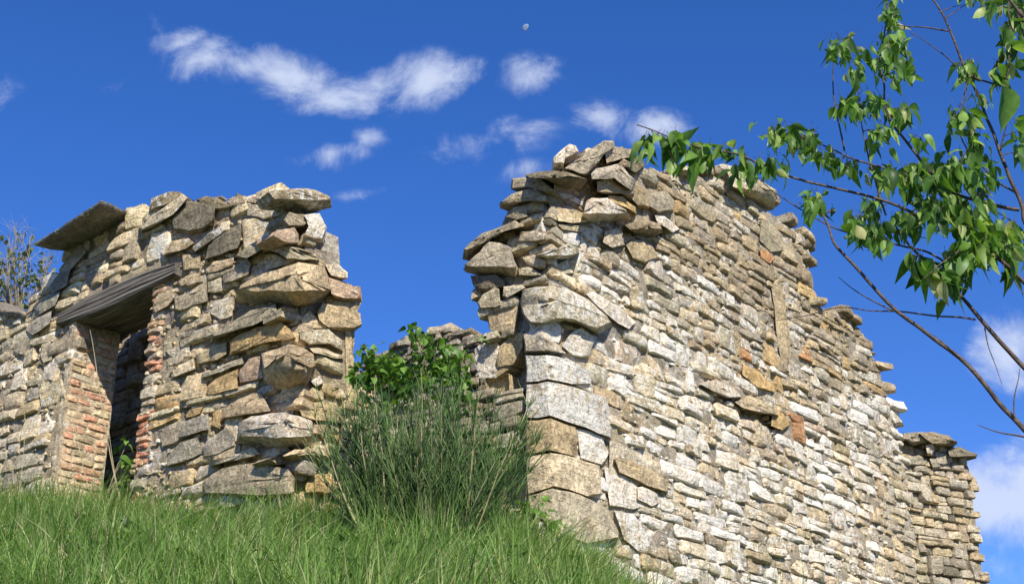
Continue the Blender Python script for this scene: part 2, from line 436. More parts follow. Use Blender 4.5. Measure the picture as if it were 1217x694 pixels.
def scol_right0(px, py):
    d = (py - 200) - (px - 720) * .62       # how far below the diagonal that parts brown from pale
    if 870 < px < 960 and 405 < py < 520 and random.random() < .35: return pick([('ochre', 2, .2), ('rust', .7, .1), ('tan', 2, .3)])
    if d < 60 or (px > 960 and py < 470): return pick([('brown', 4, .35), ('tan', 4.5, .35), ('grey', 2.5, .45), ('lgrey', 1.6, .6), ('ochre', .7, .2), ('pale', 1.3, .6)])
    if d < 150: return pick([('tan', 3, .6), ('grey', 2, .6), ('lgrey', 2.5, .75), ('white', 2, .8), ('brown', 1.5, .5)])
    if px > 1050: return pick([('tan', 3, .3), ('lgrey', 2, .4), ('pale', 2, .4), ('grey', 1, .3)])
    return pick([('white', 3, .85), ('pale', 3.4, .8), ('cream', 2.6, .6), ('tan', 3, .62), ('lgrey', 2.4, .8), ('pink', .5, .6), ('brown', 1, .6)])
def scol_rend(px, py):
    return pick([('grey', 3, .35), ('pale', 3, .45), ('tan', 2, .2), ('dark', .6, .2), ('lgrey', 2, .4)])

class Wall:
    def __init__(w, name, label, cat, loc):
        w.root = thing(name, label, cat, loc); w.items = []
    def add(w, V_, F_, C, tint, hero=False, name='stone', mat=None, size=None):
        if size is None:
            xs = [project(v) for v in V_]; size = (max(x[0] for x in xs) - min(x[0] for x in xs)) * (max(x[1] for x in xs) - min(x[1] for x in xs))
            c = project(C)
            if not (-25 < c[0] < 1242 and -25 < c[1] < 715): size *= .01
        w.items.append((size + (1e6 if hero else 0), V_, F_, C, tint, name, mat or M_STONE))
    def build(w, limit=298):
        for nm in sorted({i[5] for i in w.items}):
            its = sorted([i for i in w.items if i[5] == nm], key=lambda i: -i[0])
            for (_, V_, F_, C, tint, _, mat) in its[:limit]:
                mesh_obj(nm, V_, F_, mat, w.root, tint, origin=C)
            rest = its[limit:]
            if rest:
                VV, FF, TT = [], [], []
                for (_, V_, F_, C, tint, _, mat) in rest:
                    o = len(VV); VV += V_; FF += [tuple(i + o for i in f) for f in F_]; TT += [tint] * len(V_)
                o = mesh_obj('rubble', VV, FF, M_STONE, w.root, TT, origin=PW[w.root.name]); o['kind'] = 'stuff'

def fill(wall, fr, region, srange, zrange, rowh, width, col, heroes=(), prot=(.01, .07), skip=None, split=.12, double=.10, amp=.012, depth=.16, seed=0, wave=.03, name='stone'):
    """courses of stones with wandering beds, clipped to region (photo outline of the face)"""
    z = zrange[0]; beds = []
    while z < zrange[1]:
        beds.append(z); z += random.uniform(*rowh)
    def bed(i):
        b = beds[min(i, len(beds) - 1)]
        return lambda s: b + wave * mn.noise(Vector((s * .9, i * 3.7 + seed, seed))) + wave * .5 * mn.noise(Vector((s * 3.1, i * 5.7, seed + 9)))
    taken = {}
    n = 0
    for i in range(len(beds) - 2):
        s = srange[0] - random.random() * width[0]
        hgt = beds[i + 1] - beds[i]
        while s < srange[1]:
            w = random.uniform(*width) * (hgt / ((rowh[0] + rowh[1]) / 2)) ** .5
            if random.random() < .22: w *= .55
            a, b = s, s + w; s = b
            mid = (a + b) / 2
            if any(x0 - .02 < mid < x1 + .02 for x0, x1 in taken.get(i, [])): continue
            j = i + 1
            parts = [(bed(i), bed(j))]
            r = random.random()
            if r < double and w < width[1] * .75:
                taken.setdefault(i + 1, []).append((a, b)); parts = [(bed(i), bed(i + 2))]
            elif r < double + split and hgt > (rowh[0] + rowh[1]) * .48:
                f = random.uniform(.35, .65); b0, b1 = bed(i), bed(j)
                parts = [(b0, lambda s, f=f: b0(s) * (1 - f) + b1(s) * f), (lambda s, f=f: b0(s) * (1 - f) + b1(s) * f, b1)]
            for zb, zt in parts:
                zc = (zb(mid) + zt(mid)) / 2
                P = fr.at(mid, zc); px, py = project(P)
                if not inpoly(px, py, region): continue
                if skip and skip(mid, zc, a, b): continue
                if any(inpoly(px, py, h) for h in heroes): continue
                pr = random.uniform(*prot) + (random.random() < .1) * random.uniform(.01, .04)
                big = abs(project(fr.at(b, zc))[0] - project(fr.at(a, zc))[0]) > 17
                V_, F_, C = rect_stone(fr, a, b, zb, zt, pr, depth, jit(.13), random.uniform(-.26, .10), gap=random.uniform(-.002, .007), k8=big, amp=amp)
                wall.add(V_, F_, C, col(px, py), name=name); n += 1
    return n

def mortar_sheet(wall, fr, region, srange, zrange, depth0, cell=.07, amp=.03, skip=None, name='mortar', tint=(.40, .355, .27, .45)):
    """rough mortar bed behind the faces of the stones"""
    ns = int((srange[1] - srange[0]) / cell); nz_ = int((zrange[1] - zrange[0]) / cell)
    V_, F_, idx = [], [], {}
    def vid(i, j):
        if (i, j) not in idx:
            s = srange[0] + i * cell; z = zrange[0] + j * cell
            d = depth0 + amp * mn.noise(Vector((s * 5, z * 7, 3))) + amp * .6 * mn.noise(Vector((s * 13, z * 15, 8)))
            idx[(i, j)] = len(V_); V_.append(fr.at(s, z, d))
        return idx[(i, j)]
    for i in range(ns):
        for j in range(nz_):
            s = srange[0] + (i + .5) * cell; z = zrange[0] + (j + .5) * cell
            px, py = project(fr.at(s, z))
            if not inpoly(px, py - 7, region): continue
            if skip and skip(s, z, s, s): continue
            F_.append((vid(i, j), vid(i + 1, j), vid(i + 1, j + 1), vid(i, j + 1)))
    return mesh_obj(name, V_, F_, M_STONE, wall.root, [(tint[0] * (1 + .2 * mn.noise(Vector(v) * 2)), tint[1] * (1 + .2 * mn.noise(Vector(v) * 2)), tint[2], tint[3]) for v in V_], origin=PW[wall.root.name])

def core(wall, fr, prof, thick, face=-.07, name='wall_core', other=None):
    """solid middle of a wall: prof = [(s, ztop, zbottom)...] columns"""
    V_, F_ = [], []
    for (s, zt, zb) in prof:
        V_ += [fr.at(s, zb, face), fr.at(s, zt, face), fr.at(s, zt, -thick), fr.at(s, zb, -thick)]
    n = len(prof)
    for i in range(n - 1):
        for k in range(4):
            a, b = i * 4 + k, i * 4 + (k + 1) % 4
            F_.append((a, b, b + 4, a + 4))
    F_ += [(0, 1, 2, 3), tuple((n - 1) * 4 + k for k in (3, 2, 1, 0))]
    return mesh_obj(name, V_, F_, M_MORTAR, wall.root, origin=PW[wall.root.name])

# ------------------------------------------------------------------ LEFT WALL
LW = Wall('ruined_wall', 'ruined stone wall with brick edged doorway under a wooden lintel, left of the broom shrub', 'wall', (-3.2, 13.4, gz(-3.2, 13.4)))
# (outline in the photograph, how far it stands out, ridge point, share of underside, tone, lichen, surface)
C2 = (FLE, FL)
HL = [
 ([(319,229),(334,226),(358,224),(375,226),(393,234),(394,246),(378,252),(365,249),(348,241),(326,240)], .16, (350,231), .45, 'brown', .55, FLE),
 ([(292,243),(311,242),(330,245),(343,253),(329,259),(314,264),(294,258)], .10, None, .15, 'lgrey', .3, FL),
 ([(361,256),(380,254),(388,270),(384,290),(372,287),(360,283),(366,269)], .10, None, .2, 'cream', .6, FLE),
 ([(343,252),(360,255),(370,264),(361,270),(343,271),(337,262)], .08, None, .1, 'grey', .2, FLE),
 ([(328,274),(350,271),(355,278),(355,290),(336,289),(325,281)], .07, None, .1, 'pink', .3, FLE),
 ([(279,305),(295,292),(317,281),(346,292),(377,302),(381,311),(362,312),(343,311),(333,302),(314,295),(292,308)], .20, (320,287), .1, 'grey', .25, C2),
 ([(299,310),(309,301),(324,302),(340,310),(341,315),(313,325),(309,319)], .05, None, .1, 'cream', .2, FL),
 ([(280,355),(285,340),(311,325),(335,319),(355,311),(386,317),(391,331),(394,345),(386,354),(374,364),(352,367),(330,362),(305,363),(287,362)], .30, (350,331), .42, 'tan', .12, C2),
 ([(390,330),(418,339),(429,341),(430,360),(419,362),(400,359),(393,350)], .16, None, .25, 'pink', .35, FLE),
 ([(387,315),(402,314),(413,324),(413,331),(393,329)], .08, None, .1, 'pale', .5, FLE),
 ([(376,372),(383,360),(412,364),(429,373),(430,387),(420,394),(389,392),(378,380)], .10, None, .1, 'tan', .1, FLE),
 ([(250,402),(262,392),(280,380),(296,370),(328,361),(333,374),(315,378),(300,388),(280,395),(252,408)], .20, (322,366), .15, 'grey', .15, C2),
 ([(271,408),(285,396),(305,388),(330,381),(345,390),(352,402),(340,405),(318,407),(300,414),(283,421),(272,424)], .13, (333,393), .1, 'ochre', .1, C2),
 ([(354,396),(373,392),(390,391),(400,399),(408,405),(408,420),(393,409),(368,410),(355,404)], .10, None, .1, 'lgrey', .4, FLE),
 ([(310,421),(330,414),(344,408),(360,413),(373,421),(375,435),(368,449),(366,460),(345,466),(328,466),(314,459),(311,441)], .30, (343,426), .45, 'tan', .35, C2),
 ([(285,440),(296,426),(310,423),(312,452),(285,458)], .10, None, .1, 'pink', .1, FL),
 ([(383,446),(399,435),(407,438),(405,460),(384,463)], .0, None, .0, 'grey', .1, FLE),
 ([(369,453),(380,446),(384,455),(376,461)], .08, None, .1, 'white', .6, FLE),
 ([(368,413),(387,414),(409,424),(409,429),(388,423),(373,419)], .10, None, .1, 'cream', .3, FLE),
 ([(262,501),(267,486),(282,474),(308,465),(317,478),(322,490),(292,495)], .14, (304,474), .1, 'tan', .1, C2),
 ([(283,502),(299,495),(318,491),(339,490),(355,495),(371,500),(373,518),(370,531),(346,532),(328,534),(310,531),(282,528)], .27, (338,505), .30, 'lgrey', .5, C2),
 ([(355,486),(361,479),(386,478),(400,480),(409,495),(408,505),(375,501),(358,496)], .10, None, .1, 'tan', .1, FLE),
 ([(373,504),(389,504),(389,517),(371,516)], .07, None, .1, 'pink', .2, FLE),
 ([(335,541),(349,534),(368,533),(386,539),(396,545),(388,551),(368,558),(350,553)], .22, (366,538), .6, 'tan', .1, FLE),
 ([(247,552),(262,546),(276,539),(301,533),(309,540),(289,545),(270,549),(250,558)], .16, (296,538), .15, 'lgrey', .35, C2),
 ([(238,572),(263,556),(305,549),(343,557),(351,568),(349,590),(311,594),(273,592),(241,589)], .15, (343,568), .12, 'grey', .1, C2),
 ([(363,577),(371,565),(396,555),(408,577),(390,588),(363,588)], .10, None, .1, 'ochre', .1, FLE),
 ([(352,560),(362,558),(368,564),(360,574),(352,570)], .08, None, .1, 'white', .6, FLE),
 ([(408,338),(420,420),(425,470),(412,470)], .02, None, .0, 'tan', .1, FLE),
 ([(345,535),(368,532),(350,550),(330,552),(320,545)], -.05, None, .0, 'grey', .0, FLE),
 ([(372,366),(376,378),(352,382),(333,376),(333,366)], -.04, None, .0, 'grey', .0, FLE),
 ([(357,378),(368,370),(380,380),(388,392),(372,392),(360,388)], .06, None, .1, 'cream', .3, FLE),
 ([(244,311),(247,292),(263,278),(286,265),(288,271),(286,288),(282,296),(263,305)], .14, (270,280), .05, 'dark', .2, FL),
 ([(287,262),(300,258),(325,266),(322,280),(303,291),(290,298),(288,280)], .06, None, .05, 'cream', .5, FL),
 ([(210,250),(222,240),(240,240),(258,246),(256,262),(240,277),(225,282),(206,276),(204,262)], .13, (232,256), .15, 'dark', .2, FL),
 ([(164,274),(178,260),(200,243),(218,231),(223,236),(205,256),(190,266),(168,277)], .22, None, .1, 'pale', .5, FL),
 ([(177,251),(180,236),(200,228),(212,228),(218,231),(196,247),(180,256)], .14, None, .2, 'brown', .5, FL),
 ([(233,237),(245,233),(262,238),(276,247),(262,251),(248,246)], .12, None, .15, 'brown', .3, FL),
 ([(190,301),(205,286),(225,283),(231,290),(210,300),(192,305)], .12, None, .1, 'tan', .4, FL),
 ([(228,298),(248,277),(263,269),(268,274),(246,291),(232,302)], .15, None, .1, 'dark', .5, FL),
 ([(270,240),(276,234),(288,233),(292,241),(284,247),(274,248)], .10, None, .2, 'brown', .4, FL),
 ([(292,241),(296,234),(312,233),(320,238),(316,243)], .10, None, .1, 'brown', .5, FL),
 ([(206,354),(225,348),(246,334),(247,358),(230,366),(213,374),(207,371)], .13, (238,347), .15, 'grey', .2, FL),
 ([(247,336),(263,329),(264,348),(247,349)], .09, None, .1, 'lgrey', .2, FL),
 ([(264,328),(275,320),(293,306),(297,314),(295,329),(275,337),(265,341)], .15, (288,317), .1, 'grey', .2, FL),
 ([(243,322),(254,311),(278,306),(277,315),(263,321),(245,328)], .10, None, .1, 'tan', .2, FL),
 ([(216,301),(238,303),(237,319),(218,322)], .06, None, .0, 'tan', .4, FL),
 ([(210,336),(222,328),(238,324),(238,334),(215,342)], .09, None, .1, 'tan', .2, FL),
 ([(181,366),(188,349),(203,344),(210,350),(201,364),(184,376)], .07, None, .1, 'tan', .4, FL),
 ([(250,358),(279,351),(277,375),(262,380),(245,371)], .03, None, .0, 'lgrey', .5, FL),
 ([(247,459),(256,450),(284,438),(283,461),(257,471),(246,473)], .12, None, .1, 'ochre', .0, FL),
 ([(233,421),(254,411),(269,407),(270,420),(258,429),(234,436)], .11, None, .1, 'tan', .1, FL),
 ([(240,446),(263,434),(288,425),(290,431),(263,441),(240,452)], .13, None, .1, 'grey', .4, FL),
 ([(205,444),(213,434),(231,426),(232,438),(215,446),(205,451)], .09, None, .1, 'cream', .4, FL),
 ([(196,418),(212,413),(226,409),(226,423),(210,428)], .04, None, .0, 'lgrey', .5, FL),
 ([(212,518),(220,500),(249,491),(249,510),(232,517),(213,525)], .12, None, .15, 'dull_grey', .35, FL),
 ([(199,541),(215,525),(236,519),(240,540),(220,549),(198,554)], .08, None, .05, 'dull_grey', .2, FL),
 ([(240,531),(248,520),(270,508),(279,514),(279,530),(260,541),(243,547)], .12, (262,522), .1, 'dull_grey', .3, FL),
 ([(215,478),(243,472),(244,481),(216,486)], .06, None, .1, 'grey', .2, FL),
 ([(220,494),(225,486),(242,483),(238,492),(221,498)], .07, None, .1, 'ochre', .1, FL),
 ([(251,506),(254,491),(264,486),(261,509)], .06, None, .0, 'ochre', .3, FL),
]
HLp = [h[0] for h in HL]
for (pts, pr, ap, un, tn, li, sf) in HL:
    if sf is FL: pr = .035 + pr * .5
    V_, F_, C = hero_stone(sf, pts, pr, ap, un, base=.0 if sf is FL else -.02)
    c = tone(tn, li + .12, .05); LW.add(V_, F_, C, (min(c[0] * 1.18, .68), min(c[1] * 1.14, .63), min(c[2] * 1.07, .54), c[3]), hero=True)

# doorway in the left wall, from its own measures
dl, dz0 = FL.hit(82, 480); dr, _ = FL.hit(171, 480)     # s grows to the left
_, dtop = FL.hit(135, 372)
sL, sR = max(dl, dr), min(dl, dr)
lin_a = FL.hit(74, 388); lin_b = FL.hit(216, 326)
def door_skip(s, z, a, b):
    return (sR - .02 < s < sL + .02 and z < dtop + .06) 
def brick_zone(px, py): return False
L_REGION = [(-60,360),(0,364),(28,372),(46,352),(62,345),(80,318),(84,300),(100,272),(112,262),(160,258),(178,250),(180,238),(205,231),(235,240),(270,236),(320,233),(346,236),(352,600),(345,640),(-60,640)]
def l_skip(s, z, a, b):
    if door_skip(s, z, a, b): return True
    if z < dtop + .3 and sL - .02 < s < sL + .12: return True
    if z < dtop + .1 and sR - .27 < s < sR + .02: return True
    px, py = project(FL.at(s, z))
    # the lintel's own bed
    y0 = 386 + (px - 74) * (320 - 386) / 142.
    if 68 < px < 222 and y0 - 18 < py < y0 + 14: return True
    return False
sa = FL.hit(-40, 480)[0]
fill(LW, FL, L_REGION, (0, sa), (2.6, 7.6), (.11, .20), (.22, .55), scol_left, HLp, (.02, .07), l_skip, .14, .14, seed=2, wave=.05)
mortar_sheet(LW, FL, L_REGION, (-.0, sa), (2.6, 7.5), .018, .05, .04, lambda s, z, a, b: door_skip(s, z, a, b))
LE_REGION = [(345,240),(378,250),(386,270),(384,288),(395,312),(412,326),(428,344),(428,372),(426,395),(428,420),(432,470),(428,560),(425,640),(345,640)]
fill(LW, FLE, LE_REGION, (0, 1.0), (2.4, 7.6), (.10, .17), (.18, .42), scol_lend, HLp, (.0, .07), None, .2, .12, seed=5, wave=.05)
mortar_sheet(LW, FLE, LE_REGION, (0, .72), (2.4, 7.4), .0, .06, .03)
chinks(LW, FL, L_REGION, (0, sR), (2.8, 7.2), 1000, scol_left, .02)
chinks(LW, FL, L_REGION, (sL + .15, sa), (2.8, 7.2), 700, scol_left, .02)
# solid core either side of the doorway and above it
def topz(fr, region, s, drop=.16):
    z = 8.0
    while z > 2.5:
        px, py = project(fr.at(s, z))
        if inpoly(px, py, region): return z - drop
        z -= .03
    return 3.0
def prof(fr, region, s0, s1, n, zb, drop=.16):
    return [(s0 + (s1 - s0) * i / n, max(topz(fr, region, s0 + (s1 - s0) * i / n, drop), (zb if not callable(zb) else zb(0)) + .1), zb if not callable(zb) else zb(s0 + (s1 - s0) * i / n)) for i in range(n + 1)]
core(LW, FL, prof(FL, L_REGION, .12, sR, 12, 2.2), .72)
core(LW, FL, prof(FL, L_REGION, sL, sa, 14, 2.2), .56)
core(LW, FL, prof(FL, L_REGION, sR, sL, 6, dtop + .28), .72)
# brick reveal of the left jamb, facing right; fr through the jamb
jp = FL.at(sL, 0)
FJ = Frame((jp.x, jp.y), 39.1)
if FJ.n.dot(FLE.n) < 0: FJ.n = -FJ.n
gj = 3.35
z = gj; row = 0
while z < dtop - .02:
    hb = random.uniform(.060, .072)
    s = -.03 + jit(.02)
    first = True
    stone_row = (random.random() < (.06 if z < dtop - .75 else .3))
    while s < .50:
        w = random.choice([.13, .27, .27, .2]) if not stone_row else .34
        w = min(w, .54 - s)
        if w < .07: break
        r = random.random()
        tn = ('rust', .1) if r < .24 else (('ochre', .15) if r < .42 else (('cream', .2) if r < .84 else ('tan', .3)))
        if stone_row: tn = ('pale', .5)
        c = tone(*tn)
        if tn[0] == 'rust': c = (.53 * (1 + jit(.12)), .32, .225, .35)
        if tn[0] == 'ochre': c = (.53 * (1 + jit(.1)), .38, .26, .35)
        if tn[0] == 'cream': c = (.58 * (1 + jit(.1)), .47, .33, .35)
        zz = z
        V_, F_, C = rect_stone(FJ, s, s + w, lambda q, zz=zz: zz, lambda q, zz=zz, hb=hb: zz + hb, random.uniform(.010, .024), .10, jit(.06), jit(.12), .0, random.random() < .5, .010, .25)
        LW.add(V_, F_, C, c, name='brick', mat=M_BRICK)
        s += w + .012
    z += hb + random.uniform(.014, .024)
V_ = [FJ.at(-.05, 3.0, .007), FJ.at(.55, 3.0, .007), FJ.at(.55, dtop + .3, .007), FJ.at(-.05, dtop + .3, .007), FJ.at(-.05, 3.0, -.09), FJ.at(.55, 3.0, -.09), FJ.at(.55, dtop + .3, -.09), FJ.at(-.05, dtop + .3, -.09)]
mesh_obj('mortar', V_, [(0, 1, 2, 3), (4, 7, 6, 5), (0, 4, 5, 1), (1, 5, 6, 2), (2, 6, 7, 3), (3, 7, 4, 0)], M_STONE, LW.root, (.48, .42, .32, .4), origin=PW[LW.root.name])
# bricks and small stones edging the right jamb, and the narrow front of the left one
for side, (a0, a1) in (('r', (sR - .26, sR + .015)), ('l', (sL - .0, sL + .12))):
    z = gj - .1
    while z < dtop + (.08 if side == 'r' else .2):
        r = random.random()
        if side == 'r':
            if r < .78: hb = random.uniform(.055, .07); cc = random.choice([(.50, .25, .17, .3), (.50, .36, .25, .4), (.52, .44, .33, .5), (.50, .28, .19, .3), (.52, .42, .32, .4)])
            else: hb = random.uniform(.10, .15); cc = tone('lgrey', .45)
            w0 = a0 + random.uniform(0, .1)
        else:
            hb = random.uniform(.06, .13); cc = tone(random.choice(['lgrey', 'pale', 'tan']), .5); w0 = a0
        zz = z
        V_, F_, C = rect_stone(FL, w0, a1 + (jit(.015)), lambda q, zz=zz: zz + .01 * math.sin(q * 20), lambda q, zz=zz, hb=hb: zz + hb, random.uniform(.02, .06), .12, jit(.2), jit(.2), .004, True, .009, .2)
        LW.add(V_, F_, C, cc, name='brick' if hb < .075 else 'stone', mat=M_BRICK if hb < .075 else M_STONE)
        z += hb + .014
LW.build(298)

# wooden lintel: three weathered beams side by side through the wall
def beam(p0, p1, hgt, dep, seed, nseg=14, mat=M_WOOD, name='lintel_beam', parent=None, sag=.0, taper=1.0):
    d = (p1 - p0); L = d.length; x = d.normalized(); nn = FL.n; up = nn.cross(x); up = up if up.z > 0 else -up
    prof_ = [(-.5, -.5), (-.2, -.53), (.2, -.5), (.46, -.46), (.52, -.36), (.5, -.22), (.47, -.19), (.51, -.14), (.52, .0), (.40, .03), (.52, .05), (.5, .2), (.48, .24), (.5, .3), (.46, .44), (.1, .52), (-.5, .5)]
    V_, F_ = [], []; k = len(prof_)
    for i in range(nseg + 1):
        t = i / nseg; c = p0 + d * t
        sc = 1 - (1 - taper) * abs(t * 2 - 1) ** 2
        for (a, b) in prof_:
            b = b + .025 * mn.noise(Vector((t * 1.6, b * 9, seed + 3))); a = a + (.05 * mn.noise(Vector((t * .5, b * 14, seed + 7))) if a > 0 else 0)
            r = 1 + .06 * mn.noise(Vector((t * 2, a * 4, b * 4 + seed)))
            V_.append(c + nn * (a * dep * r) + up * (b * hgt * r * sc + .02 * mn.noise(Vector((t * 3, seed, a)))))
    for i in range(nseg):
        for j in range(k):
            a, b = i * k + j, i * k + (j + 1) % k
            F_.append((a, b, b + k, a + k))
    F_ += [tuple(range(k - 1, -1, -1)), tuple(nseg * k + j for j in range(k))]
    # local frame along the grain for the wood texture
    c = (p0 + p1) / 2; q = x.to_track_quat('X', 'Z')
    inv = q.inverted()
    me = bpy.data.meshes.new(name); me.from_pydata([inv @ (v - c) for v in V_], [], F_); me.materials.append(mat)
    o = bpy.data.objects.new(name, me); COL.objects.link(o); o.location = c; o.rotation_mode = 'QUATERNION'; o.rotation_quaternion = q
    link_child(o, parent); return o
def fl(px, py, p): return FL.hitw(px, py, p)
w1, w2 = fl(76, 383, .0), fl(217, 321, .0)
o = beam(w1, w2, .27, .20, 1, parent=LW.root, taper=.55)
w1, w2 = fl(70, 392, -.06), fl(212, 343, -.06)
bp_ = FL.n * -.20
for k in range(1, 4):
    a = FL.at(sL + .18, dtop + .10 + .02 * k, -.02 - .18 * k); b = FL.at(sR - .25, dtop + .14 + .015 * k, -.02 - .18 * k)
    beam(a, b, .17, .165, 3 + k, parent=LW.root)
# overhanging slab on top
def slab(pts_top, thick, mat, parent, tint, name='stone_slab', amp=.015):
    """pts_top: world points of its upper outline, wound round"""
    k = len(pts_top); c = sum(pts_top, Vector()) / k
    nrm = Vector((0, 0, 0))
    for i in range(k): nrm += (pts_top[i] - c).cross(pts_top[(i + 1) % k] - c)
    nrm.normalize(); nrm = nrm if nrm.z > 0 else -nrm
    dp = []
    for i in range(k):
        a, b = pts_top[i], pts_top[(i + 1) % k]
        n_ = max(1, int((b - a).length / .13))
        for j in range(n_): dp.append(a + (b - a) * (j / n_) + Vector((jit(.015), jit(.015), jit(.008))))
    r = lambda sc, d: [c + (p - c) * sc + nrm * d for p in dp]
    rings = [r(.6, -thick * 1.02), r(.95, -thick * .95), r(1.0, -thick * .6), r(1.01, -thick * .2), r(.96, 0), r(.55, .012)]
    V_, F_ = stone_rings(rings, c + nrm * .015, amp)
    return mesh_obj(name, V_, F_, mat, parent, tint, origin=c)
slab([FL.hitw(40, 289, .5), FL.hitw(80, 264, .52), FL.hitw(119, 238, .5), FL.hitw(140, 246, .2), FL.hitw(168, 255, -.12), FL.hitw(130, 276, -.12), FL.hitw(90, 297, -.12)], .06, M_STONE, LW.root, (.20, .20, .18, .4), amp=.02)
o = slab([FL.hitw(-25, 362, .10), FL.hitw(30, 372, .12), FL.hitw(36, 376, -.1), FL.hitw(30, 366, -.6), FL.hitw(-25, 352, -.6)], .08, M_STONE, LW.root, (.22, .20, .17, .35))
# stones down the break left of the door; dull tone paints the slab's shade
k = 0
for (pts, pr, tn) in [([(86,298),(98,288),(104,300),(88,318),(74,335),(70,322)], .10, 'dull_grey'), ([(70,325),(84,320),(80,340),(62,352),(56,344)], .12, 'dull_grey'),
                      ([(56,350),(72,346),(66,364),(46,378),(40,368)], .12, 'dull_grey'), ([(44,376),(62,370),(60,384),(38,402),(30,394)], .10, 'dull_grey'),
                      ([(52,330),(62,322),(72,326),(66,338),(54,344),(50,338)], .05, 'white'), ([(50,338),(58,342),(54,352),(46,350)], .06, 'tan'),
                      ([(36,380),(46,384),(40,398),(30,396)], .04, 'pale'), ([(20,404),(34,400),(44,410),(30,424),(16,420)], .06, 'grey'),
                      ([(52,400),(60,402),(62,430),(52,436),(48,420)], .07, 'pale')]:
    V_, F_, C = hero_stone(FL, pts, pr, None, .1)
    mesh_obj('stone', V_, F_, M_STONE, LW.root, tone(tn, .3), origin=C)

# dim cross wall standing inside, seen through the doorway
q0 = FL.at((sL + sR) / 2 + 1.5, 0, -1.25)
IW = Wall('ruined_wall', 'shaded inner rubble wall seen through the doorway behind the lintel', 'wall', (q0.x, q0.y, gz(q0.x, q0.y)))
FI = Frame((q0.x, q0.y), -50.9)
IR = [(60, 350), (200, 345), (200, 640), (60, 640)]
fill(IW, FI, IR, (-2.4, 2.4), (3.2, 7.2), (.12, .19), (.25, .5), lambda a, b: tone(random.choice(['pale', 'lgrey', 'tan']), .3), (), (.0, .06), None, seed=8)
core(IW, FI, [(-2.3, 7.0, 2.8), (1.9, 7.0, 2.8)], .5, -.02)
IW.build(298)

